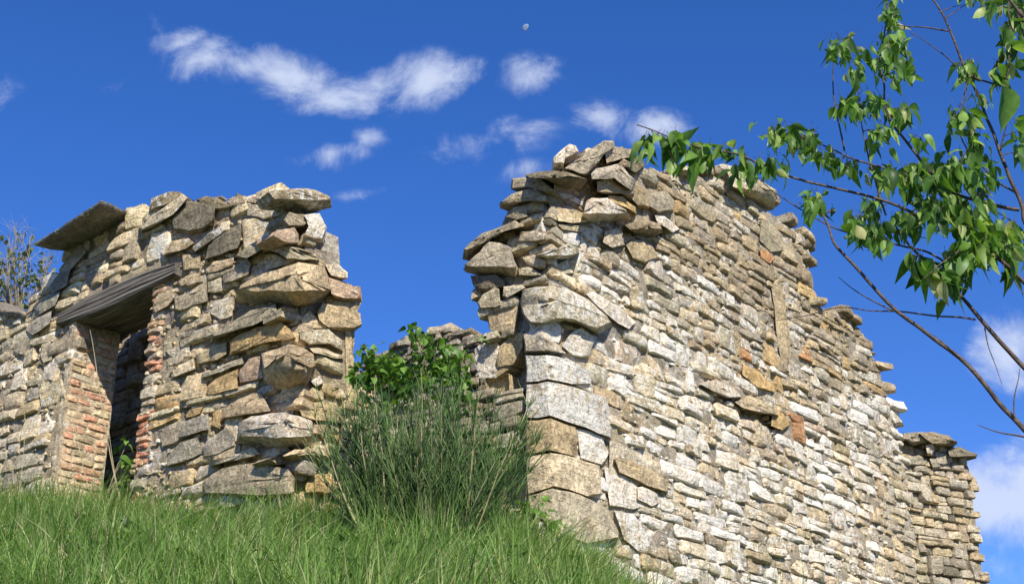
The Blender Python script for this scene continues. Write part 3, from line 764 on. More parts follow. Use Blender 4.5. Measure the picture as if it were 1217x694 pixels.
# ------------------------------------------------------------------ RIGHT WALL
RW = Wall('ruined_wall', 'tall ruined stone wall with ragged top and lichened pale stones, right of the broom shrub', 'wall', (2.3, 15.5, gz(2.3, 15.5)))
C3 = (FR, FRE)
HR = [
 ([(551,320),(556,313),(569,300),(581,286),(596,289),(609,294),(611,308),(615,320),(613,329),(593,327),(565,326),(554,324)], .18, (585,306), .3, 'lgrey', .35, FRE),
 ([(550,308),(556,296),(563,286),(573,278),(599,268),(613,261),(623,268),(600,275),(584,284),(569,298),(555,310)], .20, None, .25, 'grey', .3, FRE),
 ([(560,328),(590,326),(600,335),(598,344),(575,350),(566,348),(562,338)], .08, None, .3, 'dark', .1, FRE),
 ([(615,289),(618,275),(638,275),(650,278),(649,286),(628,290)], .11, None, .2, 'lgrey', .2, FRE),
 ([(620,306),(635,303),(649,311),(648,320),(643,322),(628,315)], .10, None, .2, 'pale', .2, FRE),
 ([(616,319),(630,316),(644,328),(633,329),(616,327)], .09, None, .1, 'pale', .2, FRE),
 ([(636,308),(655,298),(675,289),(687,295),(689,301),(675,309),(650,311)], .18, (676,294), .35, 'grey', .5, C3),
 ([(650,318),(675,309),(682,325),(653,329)], .05, None, .05, 'lgrey', .4, C3),
 ([(661,256),(666,252),(697,253),(699,265),(680,267),(662,263)], .12, None, .1, 'cream', .2, C3),
 ([(662,267),(680,267),(700,270),(690,277),(668,273)], .09, None, .1, 'pale', .2, C3),
 ([(600,258),(610,247),(625,245),(627,259),(615,262)], .08, None, .1, 'grey', .2, FRE),
 ([(609,213),(626,211),(644,213),(659,229),(649,231),(628,224),(608,225)], .12, None, .15, 'grey', .3, FRE),
 ([(593,243),(609,230),(630,224),(649,233),(649,240),(628,240),(610,246),(594,248)], .15, None, .3, 'grey', .25, FRE),
 ([(625,208),(644,204),(659,203),(680,206),(699,215),(692,228),(668,224),(649,214),(628,210)], .28, None, .5, 'dark', .1, C3),
 ([(657,189),(666,180),(677,171),(685,174),(688,180),(672,190),(670,202),(658,203)], .16, (672,180), .25, 'white', .2, C3),
 ([(670,204),(686,191),(705,176),(718,167),(730,168),(731,174),(718,184),(706,200),(698,210),(688,212)], .26, (700,190), .1, 'grey', .15, C3),
 ([(718,180),(726,174),(753,178),(750,188),(730,194),(720,196)], .18, None, .1, 'grey', .3, FR),
 ([(751,185),(763,188),(766,198),(755,208),(745,201)], .12, None, .1, 'dark', .1, FR),
 ([(734,195),(741,189),(753,193),(751,200),(740,200)], .20, None, .1, 'brown', .3, FR),
 ([(702,206),(708,201),(733,195),(741,200),(756,216),(751,230),(730,213),(720,214),(703,214)], .30, (735,202), .1, 'lgrey', .4, C3),
 ([(708,216),(725,211),(740,223),(755,238),(750,241),(740,234),(720,232),(709,228)], .20, (722,214), .35, 'grey', .2, C3),
 ([(692,259),(696,242),(704,236),(723,235),(744,250),(749,262),(727,267),(699,265)], .30, (712,243), .40, 'lgrey', .45, C3),
 ([(722,232),(740,234),(756,247),(756,256),(745,249),(726,238)], .14, None, .1, 'ochre', .3, FR),
 ([(742,268),(765,261),(785,267),(788,277),(775,283),(755,281)], .22, None, .5, 'brown', .2, FR),
 ([(743,290),(752,284),(766,287),(777,295),(782,308),(768,316),(752,308)], .10, None, .1, 'tan', .1, FR),
 ([(718,275),(739,269),(742,292),(728,296),(716,288)], .12, None, .05, 'lgrey', .4, FR),
 ([(618,361),(621,344),(652,340),(675,343),(700,357),(722,377),(729,388),(712,400),(695,390),(672,381),(644,389),(630,389),(620,372)], .20, (662,358), .15, 'lgrey', .55, C3),
 ([(568,360),(574,350),(588,341),(594,344),(595,364),(588,368),(571,368)], .10, None, .1, 'pale', .2, FRE),
 ([(579,373),(596,367),(614,361),(616,369),(612,395),(593,396),(581,392)], .04, None, .0, 'tan', .1, FRE),
 ([(598,340),(620,338),(625,342),(603,356),(598,352)], .10, None, .1, 'lgrey', .3, FRE),
 ([(564,415),(575,408),(590,406),(594,413),(590,449),(570,448)], -.02, None, .0, 'white', .4, FRE),
 ([(588,433),(594,412),(608,398),(622,395),(622,412),(610,434),(591,437)], .0, None, .0, 'tan', .1, FRE),
 ([(583,440),(591,434),(608,433),(607,438),(588,450)], -.02, None, .3, 'brown', .1, FRE),
 ([(576,452),(590,447),(604,444),(606,470),(580,474)], -.10, None, .0, 'tan', .1, FRE),
 ([(622,398),(632,392),(645,396),(662,408),(673,423),(650,420),(624,420)], .13, (646,404), .1, 'lgrey', .4, C3),
 ([(676,398),(690,388),(708,402),(700,425),(680,424),(668,412)], .08, None, .05, 'white', .6, FR),
 ([(624,421),(649,422),(675,426),(702,440),(703,456),(680,457),(651,451),(625,454)], .10, (650,437), .0, 'lgrey', .8, C3),
 ([(625,456),(651,453),(680,459),(722,473),(727,521),(700,510),(654,495),(625,498)], .10, (652,474), .0, 'lgrey', .7, C3),
 ([(625,500),(654,497),(685,508),(688,521),(684,544),(655,536),(625,540)], .11, (655,516), .0, 'tan', .15, C3),
 ([(626,542),(656,538),(682,543),(713,553),(716,587),(700,591),(659,578),(627,587)], .10, (657,560), .0, 'cream', .1, C3),
 ([(627,589),(657,580),(690,588),(722,604),(737,641),(700,647),(640,626),(628,620)], .11, (656,598), .0, 'lgrey', .2, C3),
 ([(686,510),(700,512),(716,520),(724,540),(716,552),(690,544)], .05, None, .0, 'white', .6, FR),
 ([(718,556),(740,562),(760,580),(770,602),(752,606),(724,600)], .05, None, .0, 'white', .6, FR),
 ([(729,606),(752,610),(772,640),(760,655),(742,642)], .05, None, .0, 'lgrey', .6, FR),
 ([(724,524),(760,537),(778,556),(773,580),(745,572),(722,560)], .05, None, .0, 'lgrey', .4, FR),
 ([(704,458),(745,470),(756,480),(754,492),(730,483),(704,470)], .04, None, .0, 'tan', .4, FR),
 ([(757,578),(764,577),(782,586),(783,598),(775,602),(758,594)], .08, None, .0, 'white', .5, FR),
 ([(728,545),(735,541),(795,566),(794,585),(770,577),(735,560)], .09, None, .0, 'tan', .3, FR),
 ([(696,350),(704,346),(740,367),(757,384),(748,392),(722,375)], .08, None, .0, 'white', .6, FR),
 ([(832,456),(850,450),(872,462),(882,474),(866,474),(846,464)], .13, None, .1, 'lgrey', .6, FR),  # overhang added to throw shade into the cavity below
 ([(872,478),(892,470),(920,484),(926,496),(908,492),(884,486)], .14, None, .1, 'tan', .4, FR),  # second added overhang, shades the other cavity
 ([(864,205),(880,198),(898,212),(925,244),(918,250),(890,236),(870,222)], .22, None, .4, 'pale', .3, FR),
 ([(903,262),(915,262),(930,280),(932,298),(916,300),(902,286)], .06, None, .0, 'grey', .2, FR),
 ([(916,335),(926,332),(932,350),(940,420),(938,432),(928,430),(922,392)], .05, None, .0, 'tan', .1, FR),
 ([(882,432),(900,440),(922,460),(920,466),(900,460),(882,445)], .08, None, .0, 'ochre', .0, FR),
 ([(918,485),(930,490),(940,504),(930,512),(916,506)], .08, None, .0, 'ochre', .1, FR),
 ([(902,297),(912,298),(920,308),(916,314),(904,306)], .06, None, .0, 'rust', .0, FR),
 ([(745,215),(757,216),(775,235),(772,250),(758,247),(746,232)], .12, None, .1, 'brown', .2, FR),
 ([(770,232),(790,226),(803,240),(800,252),(782,254),(772,246)], .12, None, .1, 'grey', .2, FR),
 ([(778,256),(790,258),(808,272),(800,276),(782,266)], .12, None, .0, 'white', .5, FR),
]
HRp = [h[0] for h in HR]
HOLES = [[(838,470),(858,463),(868,476),(862,488),(848,486)], [(880,487),(903,480),(922,496),(916,510),(892,503)], [(960,520),(972,518),(982,528),(972,534)], [(770,270),(786,278),(780,300),(768,292)]]
for (pts, pr, ap, un, tn, li, sf) in HR:
    V_, F_, C = hero_stone(sf, pts, pr, ap, un, depth=.22 if sf is FRE and pr >= .11 and pts[0][1] > 415 else .3, base=.0 if sf is FR else -.02)
    c = tone(tn, li + .14, .05); RW.add(V_, F_, C, (min(c[0] * 1.15, .68), min(c[1] * 1.11, .63), min(c[2] * 1.05, .54), c[3]), hero=True)
R_REGION = [(648,255),(660,200),(690,185),(715,172),(742,178),(758,195),(765,207),(780,208),(800,207),(830,203),(870,200),(890,213),(925,248),(945,265),(959,288),(961,300),(956,325),(962,350),(968,363),(990,377),(1004,366),(1010,382),(1030,410),(1046,440),(1050,460),(1061,490),(1065,520),(1072,545),(1086,640),(1098,790),(860,790),(650,660)]
send = FR.hit(1080, 600)[0]
fill(RW, FR, R_REGION, (.0, send), (1.2, 8.2), (.085, .17), (.20, .66), scol_right, HRp + HOLES, (.012, .058), None, .10, .15, seed=3, wave=.05, depth=.15)
mortar_sheet(RW, FR, R_REGION, (0, send), (1.2, 8.1), .012, .05, .045, lambda s, z, a, b: any(inpoly(*project(FR.at(s, z)), h) for h in HOLES), tint=(.50, .455, .36, .6))
RE_REGION = [(556,310),(575,282),(592,266),(597,240),(610,218),(655,205),(655,395),(624,395),(620,440),(612,450),(612,660),(575,660),(572,470),(578,400),(572,368),(562,345)]
fill(RW, FRE, RE_REGION, (0, .95), (2.0, 7.6), (.10, .17), (.18, .40), scol_rend, HRp, (.0, .07), lambda s, z, a, b: z < FRE.hit(620, 395)[1] and s < .22, .2, .12, seed=7, wave=.05)
core(RW, FR, prof(FR, R_REGION, .22, send, 24, .6, .2), .66, -.06)
z395 = FRE.hit(625, 400)[1]
core(RW, FR, [(.03, z395 + .05, 1.8), (.23, z395 + .05, 1.8)], .22, -.06)
core(RW, FR, [(.05, topz(FR, R_REGION, .08, .2), z395 - .05), (.23, topz(FR, R_REGION, .25, .2), z395 - .05)], .62, -.06)
chinks(RW, FR, R_REGION, (0, send), (2, 7.8), 2600, scol_right, .01)
# ragged stones along the broken top, lying across the wall's thickness
def ridge(wall, fr, line, step, col, size=(.09, .16), across=.5):
    P = [fr.hit(x, y) for x, y in line]
    for (a, za), (b, zb) in zip(P[:-1], P[1:]):
        L = math.hypot(b - a, zb - za); n = max(1, int(L / step))
        for i in range(n):
            t = (i + random.random() * .8) / n
            s, z = a + (b - a) * t, za + (zb - za) * t
            h = random.uniform(*size); w = random.uniform(.2, .42); d = random.uniform(across * .6, across)
            sl_ = jit(.25)
            f0 = lambda q, s=s, z=z, sl_=sl_, h=h: z - h * .8 + (q - s) * sl_
            f1 = lambda q, s=s, z=z, sl_=sl_, h=h: z + h * .15 + (q - s) * sl_
            px, py = project(fr.at(s, z))
            V_, F_, C = rect_stone(fr, s - w / 2, s + w / 2, f0, f1, random.uniform(.0, .12), d, jit(.3), jit(.4), .0, True, .02, .3)
            wall.add(V_, F_, C, col(px, py))
ridge(RW, FR, [(765,209),(800,207),(830,201),(870,199),(890,212),(925,246),(945,264),(961,286),(960,300),(956,325),(963,352),(969,364),(990,376),(1004,364),(1012,382),(1032,412),(1048,442),(1053,462),(1062,490),(1066,518)], .24, scol_right)
RW.build(298)

# ------------------------------------------------------------------ far pier with slab roof at the end of the right wall
pe = FR.at(send + .05, 0, -.1)
FP = Frame((pe.x, pe.y), 62)
PWL = Wall('stone_pier', 'narrow stone pier capped with jutting slabs beyond the far end of the right wall', 'pier', (pe.x + .6, pe.y + .2, gz(pe.x + .6, pe.y + .2)))
P_REGION = [(1066,522),(1100,524),(1140,534),(1152,546),(1158,600),(1165,650),(1172,700),(1182,790),(1066,790)]
s1 = FP.hit(1165, 640)[0] + .3
fill(PWL, FP, P_REGION, (-.3, s1), (1.0, 6.6), (.10, .15), (.16, .36), lambda a, b: pick([('grey', 3, .3), ('lgrey', 3, .35), ('tan', 2, .15), ('dark', .5, .1), ('pale', 1.5, .3)]), (), (.0, .09), None, .1, .1, seed=4)
mortar_sheet(PWL, FP, P_REGION, (-.3, s1), (1.0, 6.5), -.02)
core(PWL, FP, prof(FP, P_REGION, -.2, s1 - .32, 4, .5, .12), .9, -.06)
for (pts, pr, tn) in [([(1072,520),(1074,514),(1098,513),(1112,520),(1106,528),(1084,530)], .25, 'grey'), ([(1092,515),(1108,513),(1128,518),(1138,526),(1130,533),(1108,530)], .32, 'brown'),
                      ([(1100,528),(1108,526),(1111,534),(1108,544),(1102,542)], .22, 'white'), ([(1110,537),(1130,538),(1132,550),(1122,556),(1112,552)], .12, 'lgrey'),
                      ([(1078,545),(1092,540),(1102,548),(1100,556),(1080,554)], .10, 'grey'), ([(1104,545),(1114,543),(1118,556),(1108,560)], .10, 'grey')]:
    V_, F_, C = hero_stone(FP, pts, pr, None, .25, depth=.5)
    PWL.add(V_, F_, C, tone(tn, .3), hero=True)
V_, F_, C = hero_stone(FP, [(1126,536),(1140,530),(1161,540),(1160,545),(1140,546),(1128,544)], .2, None, .3, depth=.6)
PWL.add(V_, F_, C, tone('dark', .1), hero=True)
PWL.build(298)

# ------------------------------------------------------------------ rear wall glimpsed in the gap
FB = Frame((.2, 16.2), -50.9)
BW = Wall('ruined_wall', 'low crumbling rubble wall far back in the gap above the broom shrub', 'wall', (-.6, 16.6, gz(-.6, 16.6)))
B_REGION = [(385,480),(405,462),(430,440),(452,424),(470,412),(488,404),(505,398),(520,390),(538,388),(552,398),(562,410),(590,415),(600,600),(385,600)]
sb0, sb1 = FB.hit(600, 480)[0], FB.hit(392, 480)[0]
lo, hi = min(sb0, sb1), max(sb0, sb1)
fill(BW, FB, B_REGION, (lo - .2, hi + .2), (3.2, 7.0), (.07, .13), (.12, .30), lambda a, b: pick([('dull_grey', 3, .3), ('grey', 3, .3), ('lgrey', 1.5, .5), ('dark', 2, .1), ('brown', 1, .1)]), (), (.0, .1), None, .1, .1, seed=12)  # grey rubble, tones darkened to carry its partial shadow
core(BW, FB, prof(FB, B_REGION, lo, hi, 14, 3.0, .12), .5, -.04)
ridge(BW, FB, [(440,430),(470,412),(505,398),(522,390),(540,389),(556,402),(575,412)], .16, lambda a, b: pick([('grey', 3, .3), ('brown', 1, .2), ('pale', 2, .4)]), (.07, .12), .4)
BW.build(298)

# ------------------------------------------------------------------ tubes, leaves
def tube(pts, rad, k=6):
    V_, F_ = [], []; n = len(pts)
    for i, p in enumerate(pts):
        t = (pts[min(i + 1, n - 1)] - pts[max(i - 1, 0)]).normalized()
        a = t.cross(Vector((.31, .2, .93)));  a = a.normalized() if a.length > 1e-4 else Vector((1, 0, 0)); b = t.cross(a)
        for j in range(k):
            an = 2 * math.pi * j / k; V_.append(p + (a * math.cos(an) + b * math.sin(an)) * rad[i])
    for i in range(n - 1):
        for j in range(k):
            F_.append((i * k + j, i * k + (j + 1) % k, (i + 1) * k + (j + 1) % k, (i + 1) * k + j))
    F_.append(tuple(range(k - 1, -1, -1))); F_.append(tuple((n - 1) * k + j for j in range(k)))
    return V_, F_
def smooth_line(P, n=5):
    out = []
    for i in range(len(P) - 1):
        p0, p1, p2, p3 = P[max(i - 1, 0)], P[i], P[i + 1], P[min(i + 2, len(P) - 1)]
        for j in range(n):
            t = j / n
            out.append(.5 * ((2 * p1) + (p2 - p0) * t + (2 * p0 - 5 * p1 + 4 * p2 - p3) * t * t + (3 * p1 - p0 - 3 * p2 + p3) * t ** 3))
    out.append(P[-1]); return out
def leaf_mesh(name, L, w, fold, droop, wav, mat, seg=6):
    V_, F_ = [], []
    for i in range(seg + 1):
        t = i / seg
        ww = w * (math.sin(math.pi * min(t * 1.06, 1) ** .8) ** .85 if 0 < t < 1 else 0.02)
        y = L * t; z = -droop * L * t * t
        zz = abs(fold) * ww
        V_ += [(-ww, y, z + zz + wav * L * math.sin(t * 9)), (0, y, z), (ww, y, z + zz - wav * L * math.sin(t * 9 + 1))]
    for i in range(seg):
        a = i * 3; F_ += [(a, a + 1, a + 4, a + 3), (a + 1, a + 2, a + 5, a + 4)]
    me = bpy.data.meshes.new(name); me.from_pydata(V_, [], F_); me.materials.append(mat)
    me.polygons.foreach_set('use_smooth', [True] * len(me.polygons)); return me

# ------------------------------------------------------------------ cherry tree, its trunk right of the frame
def at_depth(px, py, D):
    d = ray(px, py); return d * (D / d.y)
TB = Vector((2.95, 6.1, gz(2.95, 6.1)))
CT = thing('cherry_tree', 'young cherry tree with drooping glossy green leaves and bare twigs reaching in at the right', 'tree', TB)
D0 = 6.0
trunk_pts = [TB + Vector((0, 0, -.15)), TB + Vector((.03, -.02, .7)), TB + Vector((-.05, 0, 1.5)), TB + Vector((-.1, -.1, 2.4)), TB + Vector((-.25, -.2, 3.4)), TB + Vector((-.3, -.3, 4.4)), TB + Vector((-.45, -.3, 5.6))]
tp = smooth_line(trunk_pts, 5); tr = [.075 * (1 - .8 * i / (len(tp) - 1)) for i in range(len(tp))]
V_, F_ = tube(tp, tr, 9); mesh_obj('trunk', V_, F_, M_BARK, CT, smooth=True, origin=TB)
BR = [  # photo points, depth start to end, width px at the thick end, joins trunk at height
 ([(1222,268),(1214,242),(1198,208),(1177,151),(1151,91),(1131,39),(1108,0),(1090,-30)], 6.0, 6.1, 7, 1.3),
 ([(1211,248),(1180,243),(1135,230),(1103,201),(1073,164),(1051,125),(1051,99),(1047,70),(1052,30),(1062,8)], 6.0, 6.0, 5, None),
 ([(1222,341),(1194,313),(1150,286),(1106,264),(1047,237),(982,222),(913,201),(883,186),(843,176),(800,165),(757,150)], 6.0, 5.9, 5.5, 1.1),
 ([(1150,332),(1110,303),(1067,291),(998,273),(964,256),(920,229),(896,205)], 6.1, 6.2, 3.2, None),
 ([(1225,443),(1179,396),(1150,362),(1111,320),(1081,293),(1060,262)], 6.1, 6.0, 8, .9),
 ([(1228,525),(1194,484),(1140,425),(1067,369),(1003,303),(986,273),(972,245)], 5.8, 6.0, 8, .7),
 ([(1160,381),(1120,377),(1071,371),(1040,368),(993,366),(950,375),(910,381)], 6.0, 6.1, 2.6, None),
 ([(1062,369),(1018,347),(996,330)], 6.0, 6.0, 2.2, None),
 ([(1217,521),(1190,516),(1163,505)], 5.8, 5.8, 2.6, None),
 ([(1205,497),(1206,470),(1212,437)], 5.8, 5.8, 2.4, None),
 ([(1170,390),(1176,420),(1190,455)], 6.0, 5.9, 2, None),
 ([(1002,180),(991,112),(992,76),(1004,56)], 6.05, 6.0, 2.6, None),
 ([(1054,256),(1034,195),(1021,130),(1021,82)], 6.0, 6.0, 2.8, None),
 ([(1128,36),(1100,34),(1069,30),(1050,16)], 6.05, 6.1, 2.6, None),
 ([(1190,103),(1150,88),(1118,62),(1082,39)], 6.05, 6.0, 3, None),
 ([(1110,222),(1051,201),(1010,188),(976,172),(940,158),(905,165)], 6.0, 5.9, 3.2, None),
 ([(1204,-20),(1198,10),(1200,60),(1194,110)], 5.8, 5.8, 3.2, None),
 ([(1206,230),(1172,203),(1142,160),(1147,112),(1152,85)], 6.05, 6.0, 3, None),
 ([(1190,181),(1196,150),(1196,128)], 5.9, 5.8, 2.4, None),
 ([(1217,20),(1190,-10)], 5.7, 5.7, 6, None),
 ([(1222,290),(1200,262),(1170,245)], 6.1, 6.1, 2.5, None),
 ([(1150,290),(1125,310),(1098,330)], 5.9, 5.7, 2.6, None),
 ([(1043,238),(1020,255),(1012,275)], 6.0, 5.9, 2, None),
 ([(1215,300),(1205,330),(1217,350)], 6.0, 5.9, 3, None),
 ([(1150,91),(1143,120),(1128,150)], 6.05, 6.0, 2, None),
 ([(1140,425),(1120,405),(1110,396)], 5.85, 5.9, 2, None),
]
for (pp, d0, d1, wpx, joint) in BR:
    n = len(pp); P = [at_depth(x, y, d0 + (d1 - d0) * i / (n - 1)) for i, (x, y) in enumerate(pp)]
    if joint:
        i = min(range(len(tp)), key=lambda q: abs(tp[q].z - (P[0].z - .25)))
        P = [tp[i], tp[i] * .45 + P[0] * .55 + Vector((0, 0, -.06))] + P
    L = smooth_line(P, 6)
    L = [p + Vector((mn.noise(p * 6), mn.noise(p * 6 + Vector((5, 1, 2))), mn.noise(p * 6 + Vector((1, 8, 3))))) * .012 for p in L]
    r0 = wpx / 2 / 270
    rad = [r0 * (1 - .72 * i / (len(L) - 1)) for i in range(len(L))]
    V_, F_ = tube(L, rad, 6); mesh_obj('branch', V_, F_, M_BARK, CT, smooth=True, origin=P[0])
LV = [leaf_mesh('leaf', .092, .022, .5, .35, .012, M_LEAF), leaf_mesh('leaf', .102, .025, .3, .6, .015, M_LEAF), leaf_mesh('leaf', .085, .022, .6, .2, .01, M_LEAF), leaf_mesh('leaf', .108, .024, .5, .8, .01, M_LEAF)]
CL = [(770,172,9,14,5,1.25),(803,178,18,16,11,1.3),(833,190,14,14,6,1.35),(862,180,10,5,4,.7),(884,203,12,16,9,1.1),(930,163,26,12,17,.95),(915,203,15,16,11,1),
 (960,172,20,12,12,.95),(980,192,16,11,10,.9),(1010,200,15,9,9,.9),(962,243,13,13,9,1),(990,250,3,3,1,1.1),(1003,60,20,13,15,.9),(1018,86,12,12,8,.9),
 (1058,22,10,17,13,.9),(1062,55,17,16,15,.95),(1066,85,20,13,14,1),(1047,75,9,14,7,.9),(1010,128,16,14,11,1),(1040,128,15,13,11,1),(1075,138,14,11,9,1),
 (1050,160,16,15,11,1),(1060,212,26,14,16,1),(1100,215,34,18,26,1.05),(1132,200,20,15,14,1),(1160,210,20,18,15,1),(1122,248,32,17,26,1.05),(1150,262,24,17,20,1.1),
 (1172,285,24,18,20,1.15),(1196,300,15,24,14,1.2),(1018,270,14,15,12,1.1),(1044,283,14,14,12,1.1),(1077,268,20,13,13,1.05),(1092,322,9,14,5,1.7),(1128,330,16,22,17,1.35),
 (1152,308,16,15,12,1.25),(1150,85,14,12,10,.95),(1145,148,17,19,14,1),(1160,178,14,13,10,1),(1192,112,3,4,1,2.6),(1200,60,13,26,15,1.1),(1188,95,10,14,6,1.2),
 (1150,3,12,5,5,.9),(1180,10,16,7,8,.9),(1208,15,9,16,8,1.1),(1206,280,9,15,7,1.1),(1170,243,12,8,6,.9),(1210,170,8,20,6,1.2),(1165,120,9,7,4,.9),(1090,170,12,8,4,.9),(1035,245,12,8,6,.95)]
nleaf = 0; extra = []
alll = []
for (x, y, rx, ry, n, sc) in CL:
    for i in range(int(n * 2.6) if sc < 2 and n > 1 else n):
        alll.append((x + random.gauss(0, .55) * rx, y - ry * .2 + random.gauss(0, .55) * ry, sc * random.uniform(.5, 1.12)))
random.shuffle(alll)
alll.sort(key=lambda q: -q[2])
EV, EF = [], []; TW_V, TW_F = [], []
from mathutils import Euler, Quaternion, Matrix
for i, (x, y, sc) in enumerate(alll):
    D = (6.0 + jit(.28)) if sc < 2 else 5.6
    if x < 860: D = 5.9 + jit(.06)
    top = at_depth(x, y - 4 * sc, D)
    az = random.uniform(0, 2 * math.pi)
    pitch = random.gauss(-52, 30)      # hang down
    q = Euler((math.radians(pitch), 0, 0)).to_quaternion()
    q = Quaternion((0, 0, 1), az) @ q @ Quaternion((0, 1, 0), random.gauss(0, .6))
    m = LV[i % 4]
    if i < 298:
        o = bpy.data.objects.new('leaf', m); COL.objects.link(o); o.rotation_mode = 'QUATERNION'; o.rotation_quaternion = q
        o.scale = (sc, sc, sc); o.location = top; link_child(o, CT)
    else:
        b0 = len(EV)
        for v in m.vertices: EV.append(top + q @ (v.co * sc))
        for p in m.polygons: EF.append(tuple(b0 + k for k in p.vertices))
    # petiole
    st = top + Vector((jit(.02), jit(.02), random.uniform(.015, .04)))
    b0 = len(TW_V); V_, F_ = tube([st, (st + top) / 2 + Vector((jit(.004), 0, .004)), top], [.0011, .001, .0009], 3)
    TW_V += V_; TW_F += [tuple(b0 + k for k in f) for f in F_]
# fine twigs linking each cluster to its nearest bough
br_pts = []
for (pp, d0, d1, w_, j_) in BR:
    for (a, b) in zip(pp[:-1], pp[1:]):
        for k in range(5): br_pts.append((a[0] + (b[0] - a[0]) * k / 5, a[1] + (b[1] - a[1]) * k / 5))
for (x, y, rx, ry, n, sc) in CL:
    for t_ in range(max(2, n // 4)):
        ex, ey = x + jit(rx * .8), y + jit(ry * .7)
        bx_, by_ = min(br_pts, key=lambda q: math.hypot(q[0] - ex, q[1] - ey) + random.random() * 6)
        P = [at_depth(bx_, by_, 6.0), at_depth((bx_ + ex) / 2 + jit(3), (by_ + ey) / 2 - 2, 6.0 + jit(.05)), at_depth(ex, ey, 6.0 + jit(.1))]
        b0 = len(TW_V); L = smooth_line(P, 3); V_, F_ = tube(L, [.0035 - .002 * k / (len(L) - 1) for k in range(len(L))], 4)
        TW_V += V_; TW_F += [tuple(b0 + k for k in f) for f in F_]
o = mesh_obj('foliage', EV, EF, M_LEAF, CT, smooth=True, origin=TB); o['kind'] = 'stuff'
o = mesh_obj('twigs', TW_V, TW_F, M_BARK, CT, origin=TB); o['kind'] = 'stuff'

# ------------------------------------------------------------------ broom shrub
def strands(name, strs, mat, parent, k=3):
    """strs: (points, base radius, shade)"""
    VV, FF, SS = [], [], []
    for pts, r, sh in strs:
        V_, F_ = tube(pts, [r * (1 - .75 * i / (len(pts) - 1)) for i in range(len(pts))], k)
        b0 = len(VV); VV += V_; FF += [tuple(b0 + q for q in f) for f in F_ if len(f) == 4 or k == 3]; SS += [sh] * len(V_)
    o = mesh_obj(name, VV, FF, mat, parent, origin=PW[parent.name])
    a = o.data.attributes.new('shade', 'FLOAT', 'POINT'); a.data.foreach_set('value', SS)
    return o
bb = Vector((-.70, 11.3, 0)); bb.z = gz(bb.x, bb.y)
BS = thing('broom_shrub', 'dense dark green broom shrub of thin upright stems filling the gap between the two walls', 'shrub', bb)
big, fine = [], []
for i in range(210):
    a = random.uniform(0, 2 * math.pi); r = .36 * math.sqrt(random.random())
    b = bb + Vector((math.cos(a) * r * 1.3, math.sin(a) * r, 0)); b.z = gz(b.x, b.y) - .03
    ln = math.radians(30 * random.random() ** .7); aa = a + jit(.7)
    dirv = Vector((math.cos(aa) * math.sin(ln) * 1.1, math.sin(aa) * math.sin(ln) * .6, math.cos(ln)))
    H = random.uniform(.85, 1.72) * (1.0 - .15 * ln)
    P = [b]; d = dirv.copy()
    for j in range(8):
        d = (d + Vector((jit(.10), jit(.10), .03))).normalized(); P.append(P[-1] + d * H / 8)
    big.append((P, random.uniform(.006, .011), random.uniform(.2, .6) if random.random() < .8 else .98))
    for t in range(30):
        j = random.randint(2, 7); s0 = P[j]; e = (P[j] - P[j - 1]).normalized()
        dd_ = (e + Vector((jit(.8), jit(.8), jit(.35) + .1))).normalized(); q = [s0]; L = random.uniform(.10, .36) * (1 if j < 7 else .8)
        for k in range(4):
            dd_ = (dd_ + Vector((jit(.08), jit(.08), .07))).normalized(); q.append(q[-1] + dd_ * L / 4)
        fine.append((q, random.uniform(.0030, .0048), random.random() ** 1.2 * .93))
for (P, r, sh) in big[:60]:
    o = strands('stem', [(P, r, sh)], M_BROOM, BS, 5)
o = strands('green_shoots', big[60:] + fine, M_BROOM, BS); o['kind'] = 'stuff'

# ------------------------------------------------------------------ bramble behind the shrub, leaf by leaf
BLV = [leaf_mesh('leaf', .13, .052, .3, .5, .02, M_BRAMBLE), leaf_mesh('leaf', .11, .045, .45, .25, .02, M_BRAMBLE), leaf_mesh('leaf', .15, .05, .2, .7, .02, M_BRAMBLE)]
def leafy(name, label, cat, base, clusters, D, mesh, stemmat, group=None, pitch=(-20, 30), sc0=1.0):
    R_ = thing(name, label, cat, base, group)
    n = 0; XV, XF = [], []
    for (x, y, rx, ry, cnt, sc) in clusters:
        c = at_depth(x, y, D + jit(.15))
        m = (base + c) / 2 + Vector((jit(.1), jit(.1), .1))
        V_, F_ = tube(smooth_line([Vector(base), m, c], 5), [.007 - .0004 * k for k in range(11)], 5)
        mesh_obj('stem', V_, F_, stemmat, R_, smooth=True, origin=base)
        for i in range(cnt):
            n += 1
            if n > 296:
                q = Quaternion((0, 0, 1), random.uniform(0, 6.28)) @ Euler((math.radians(random.gauss(*pitch)), 0, 0)).to_quaternion() @ Quaternion((0, 1, 0), random.gauss(0, .5))
                m_ = random.choice(mesh); s = sc * sc0 * random.uniform(.7, 1.2); p_ = at_depth(x + random.gauss(0, .55) * rx, y + random.gauss(0, .55) * ry, D + jit(.25)); b0 = len(XV)
                XV += [p_ + q @ (v.co * s) for v in m_.vertices]; XF += [tuple(b0 + k for k in p.vertices) for p in m_.polygons]
                continue
            o = bpy.data.objects.new('leaf', random.choice(mesh)); COL.objects.link(o)
            o.rotation_mode = 'QUATERNION'
            o.rotation_quaternion = Quaternion((0, 0, 1), random.uniform(0, 6.28)) @ Euler((math.radians(random.gauss(*pitch)), 0, 0)).to_quaternion() @ Quaternion((0, 1, 0), random.gauss(0, .5))
            s = sc * sc0 * random.uniform(.7, 1.2); o.scale = (s, s, s)
            o.location = at_depth(x + random.gauss(0, .55) * rx, y + random.gauss(0, .55) * ry, D + jit(.25)); link_child(o, R_)
    if XV:
        o = mesh_obj('foliage', XV, XF, M_BRAMBLE, R_, smooth=True, origin=base); o['kind'] = 'stuff'
    return R_
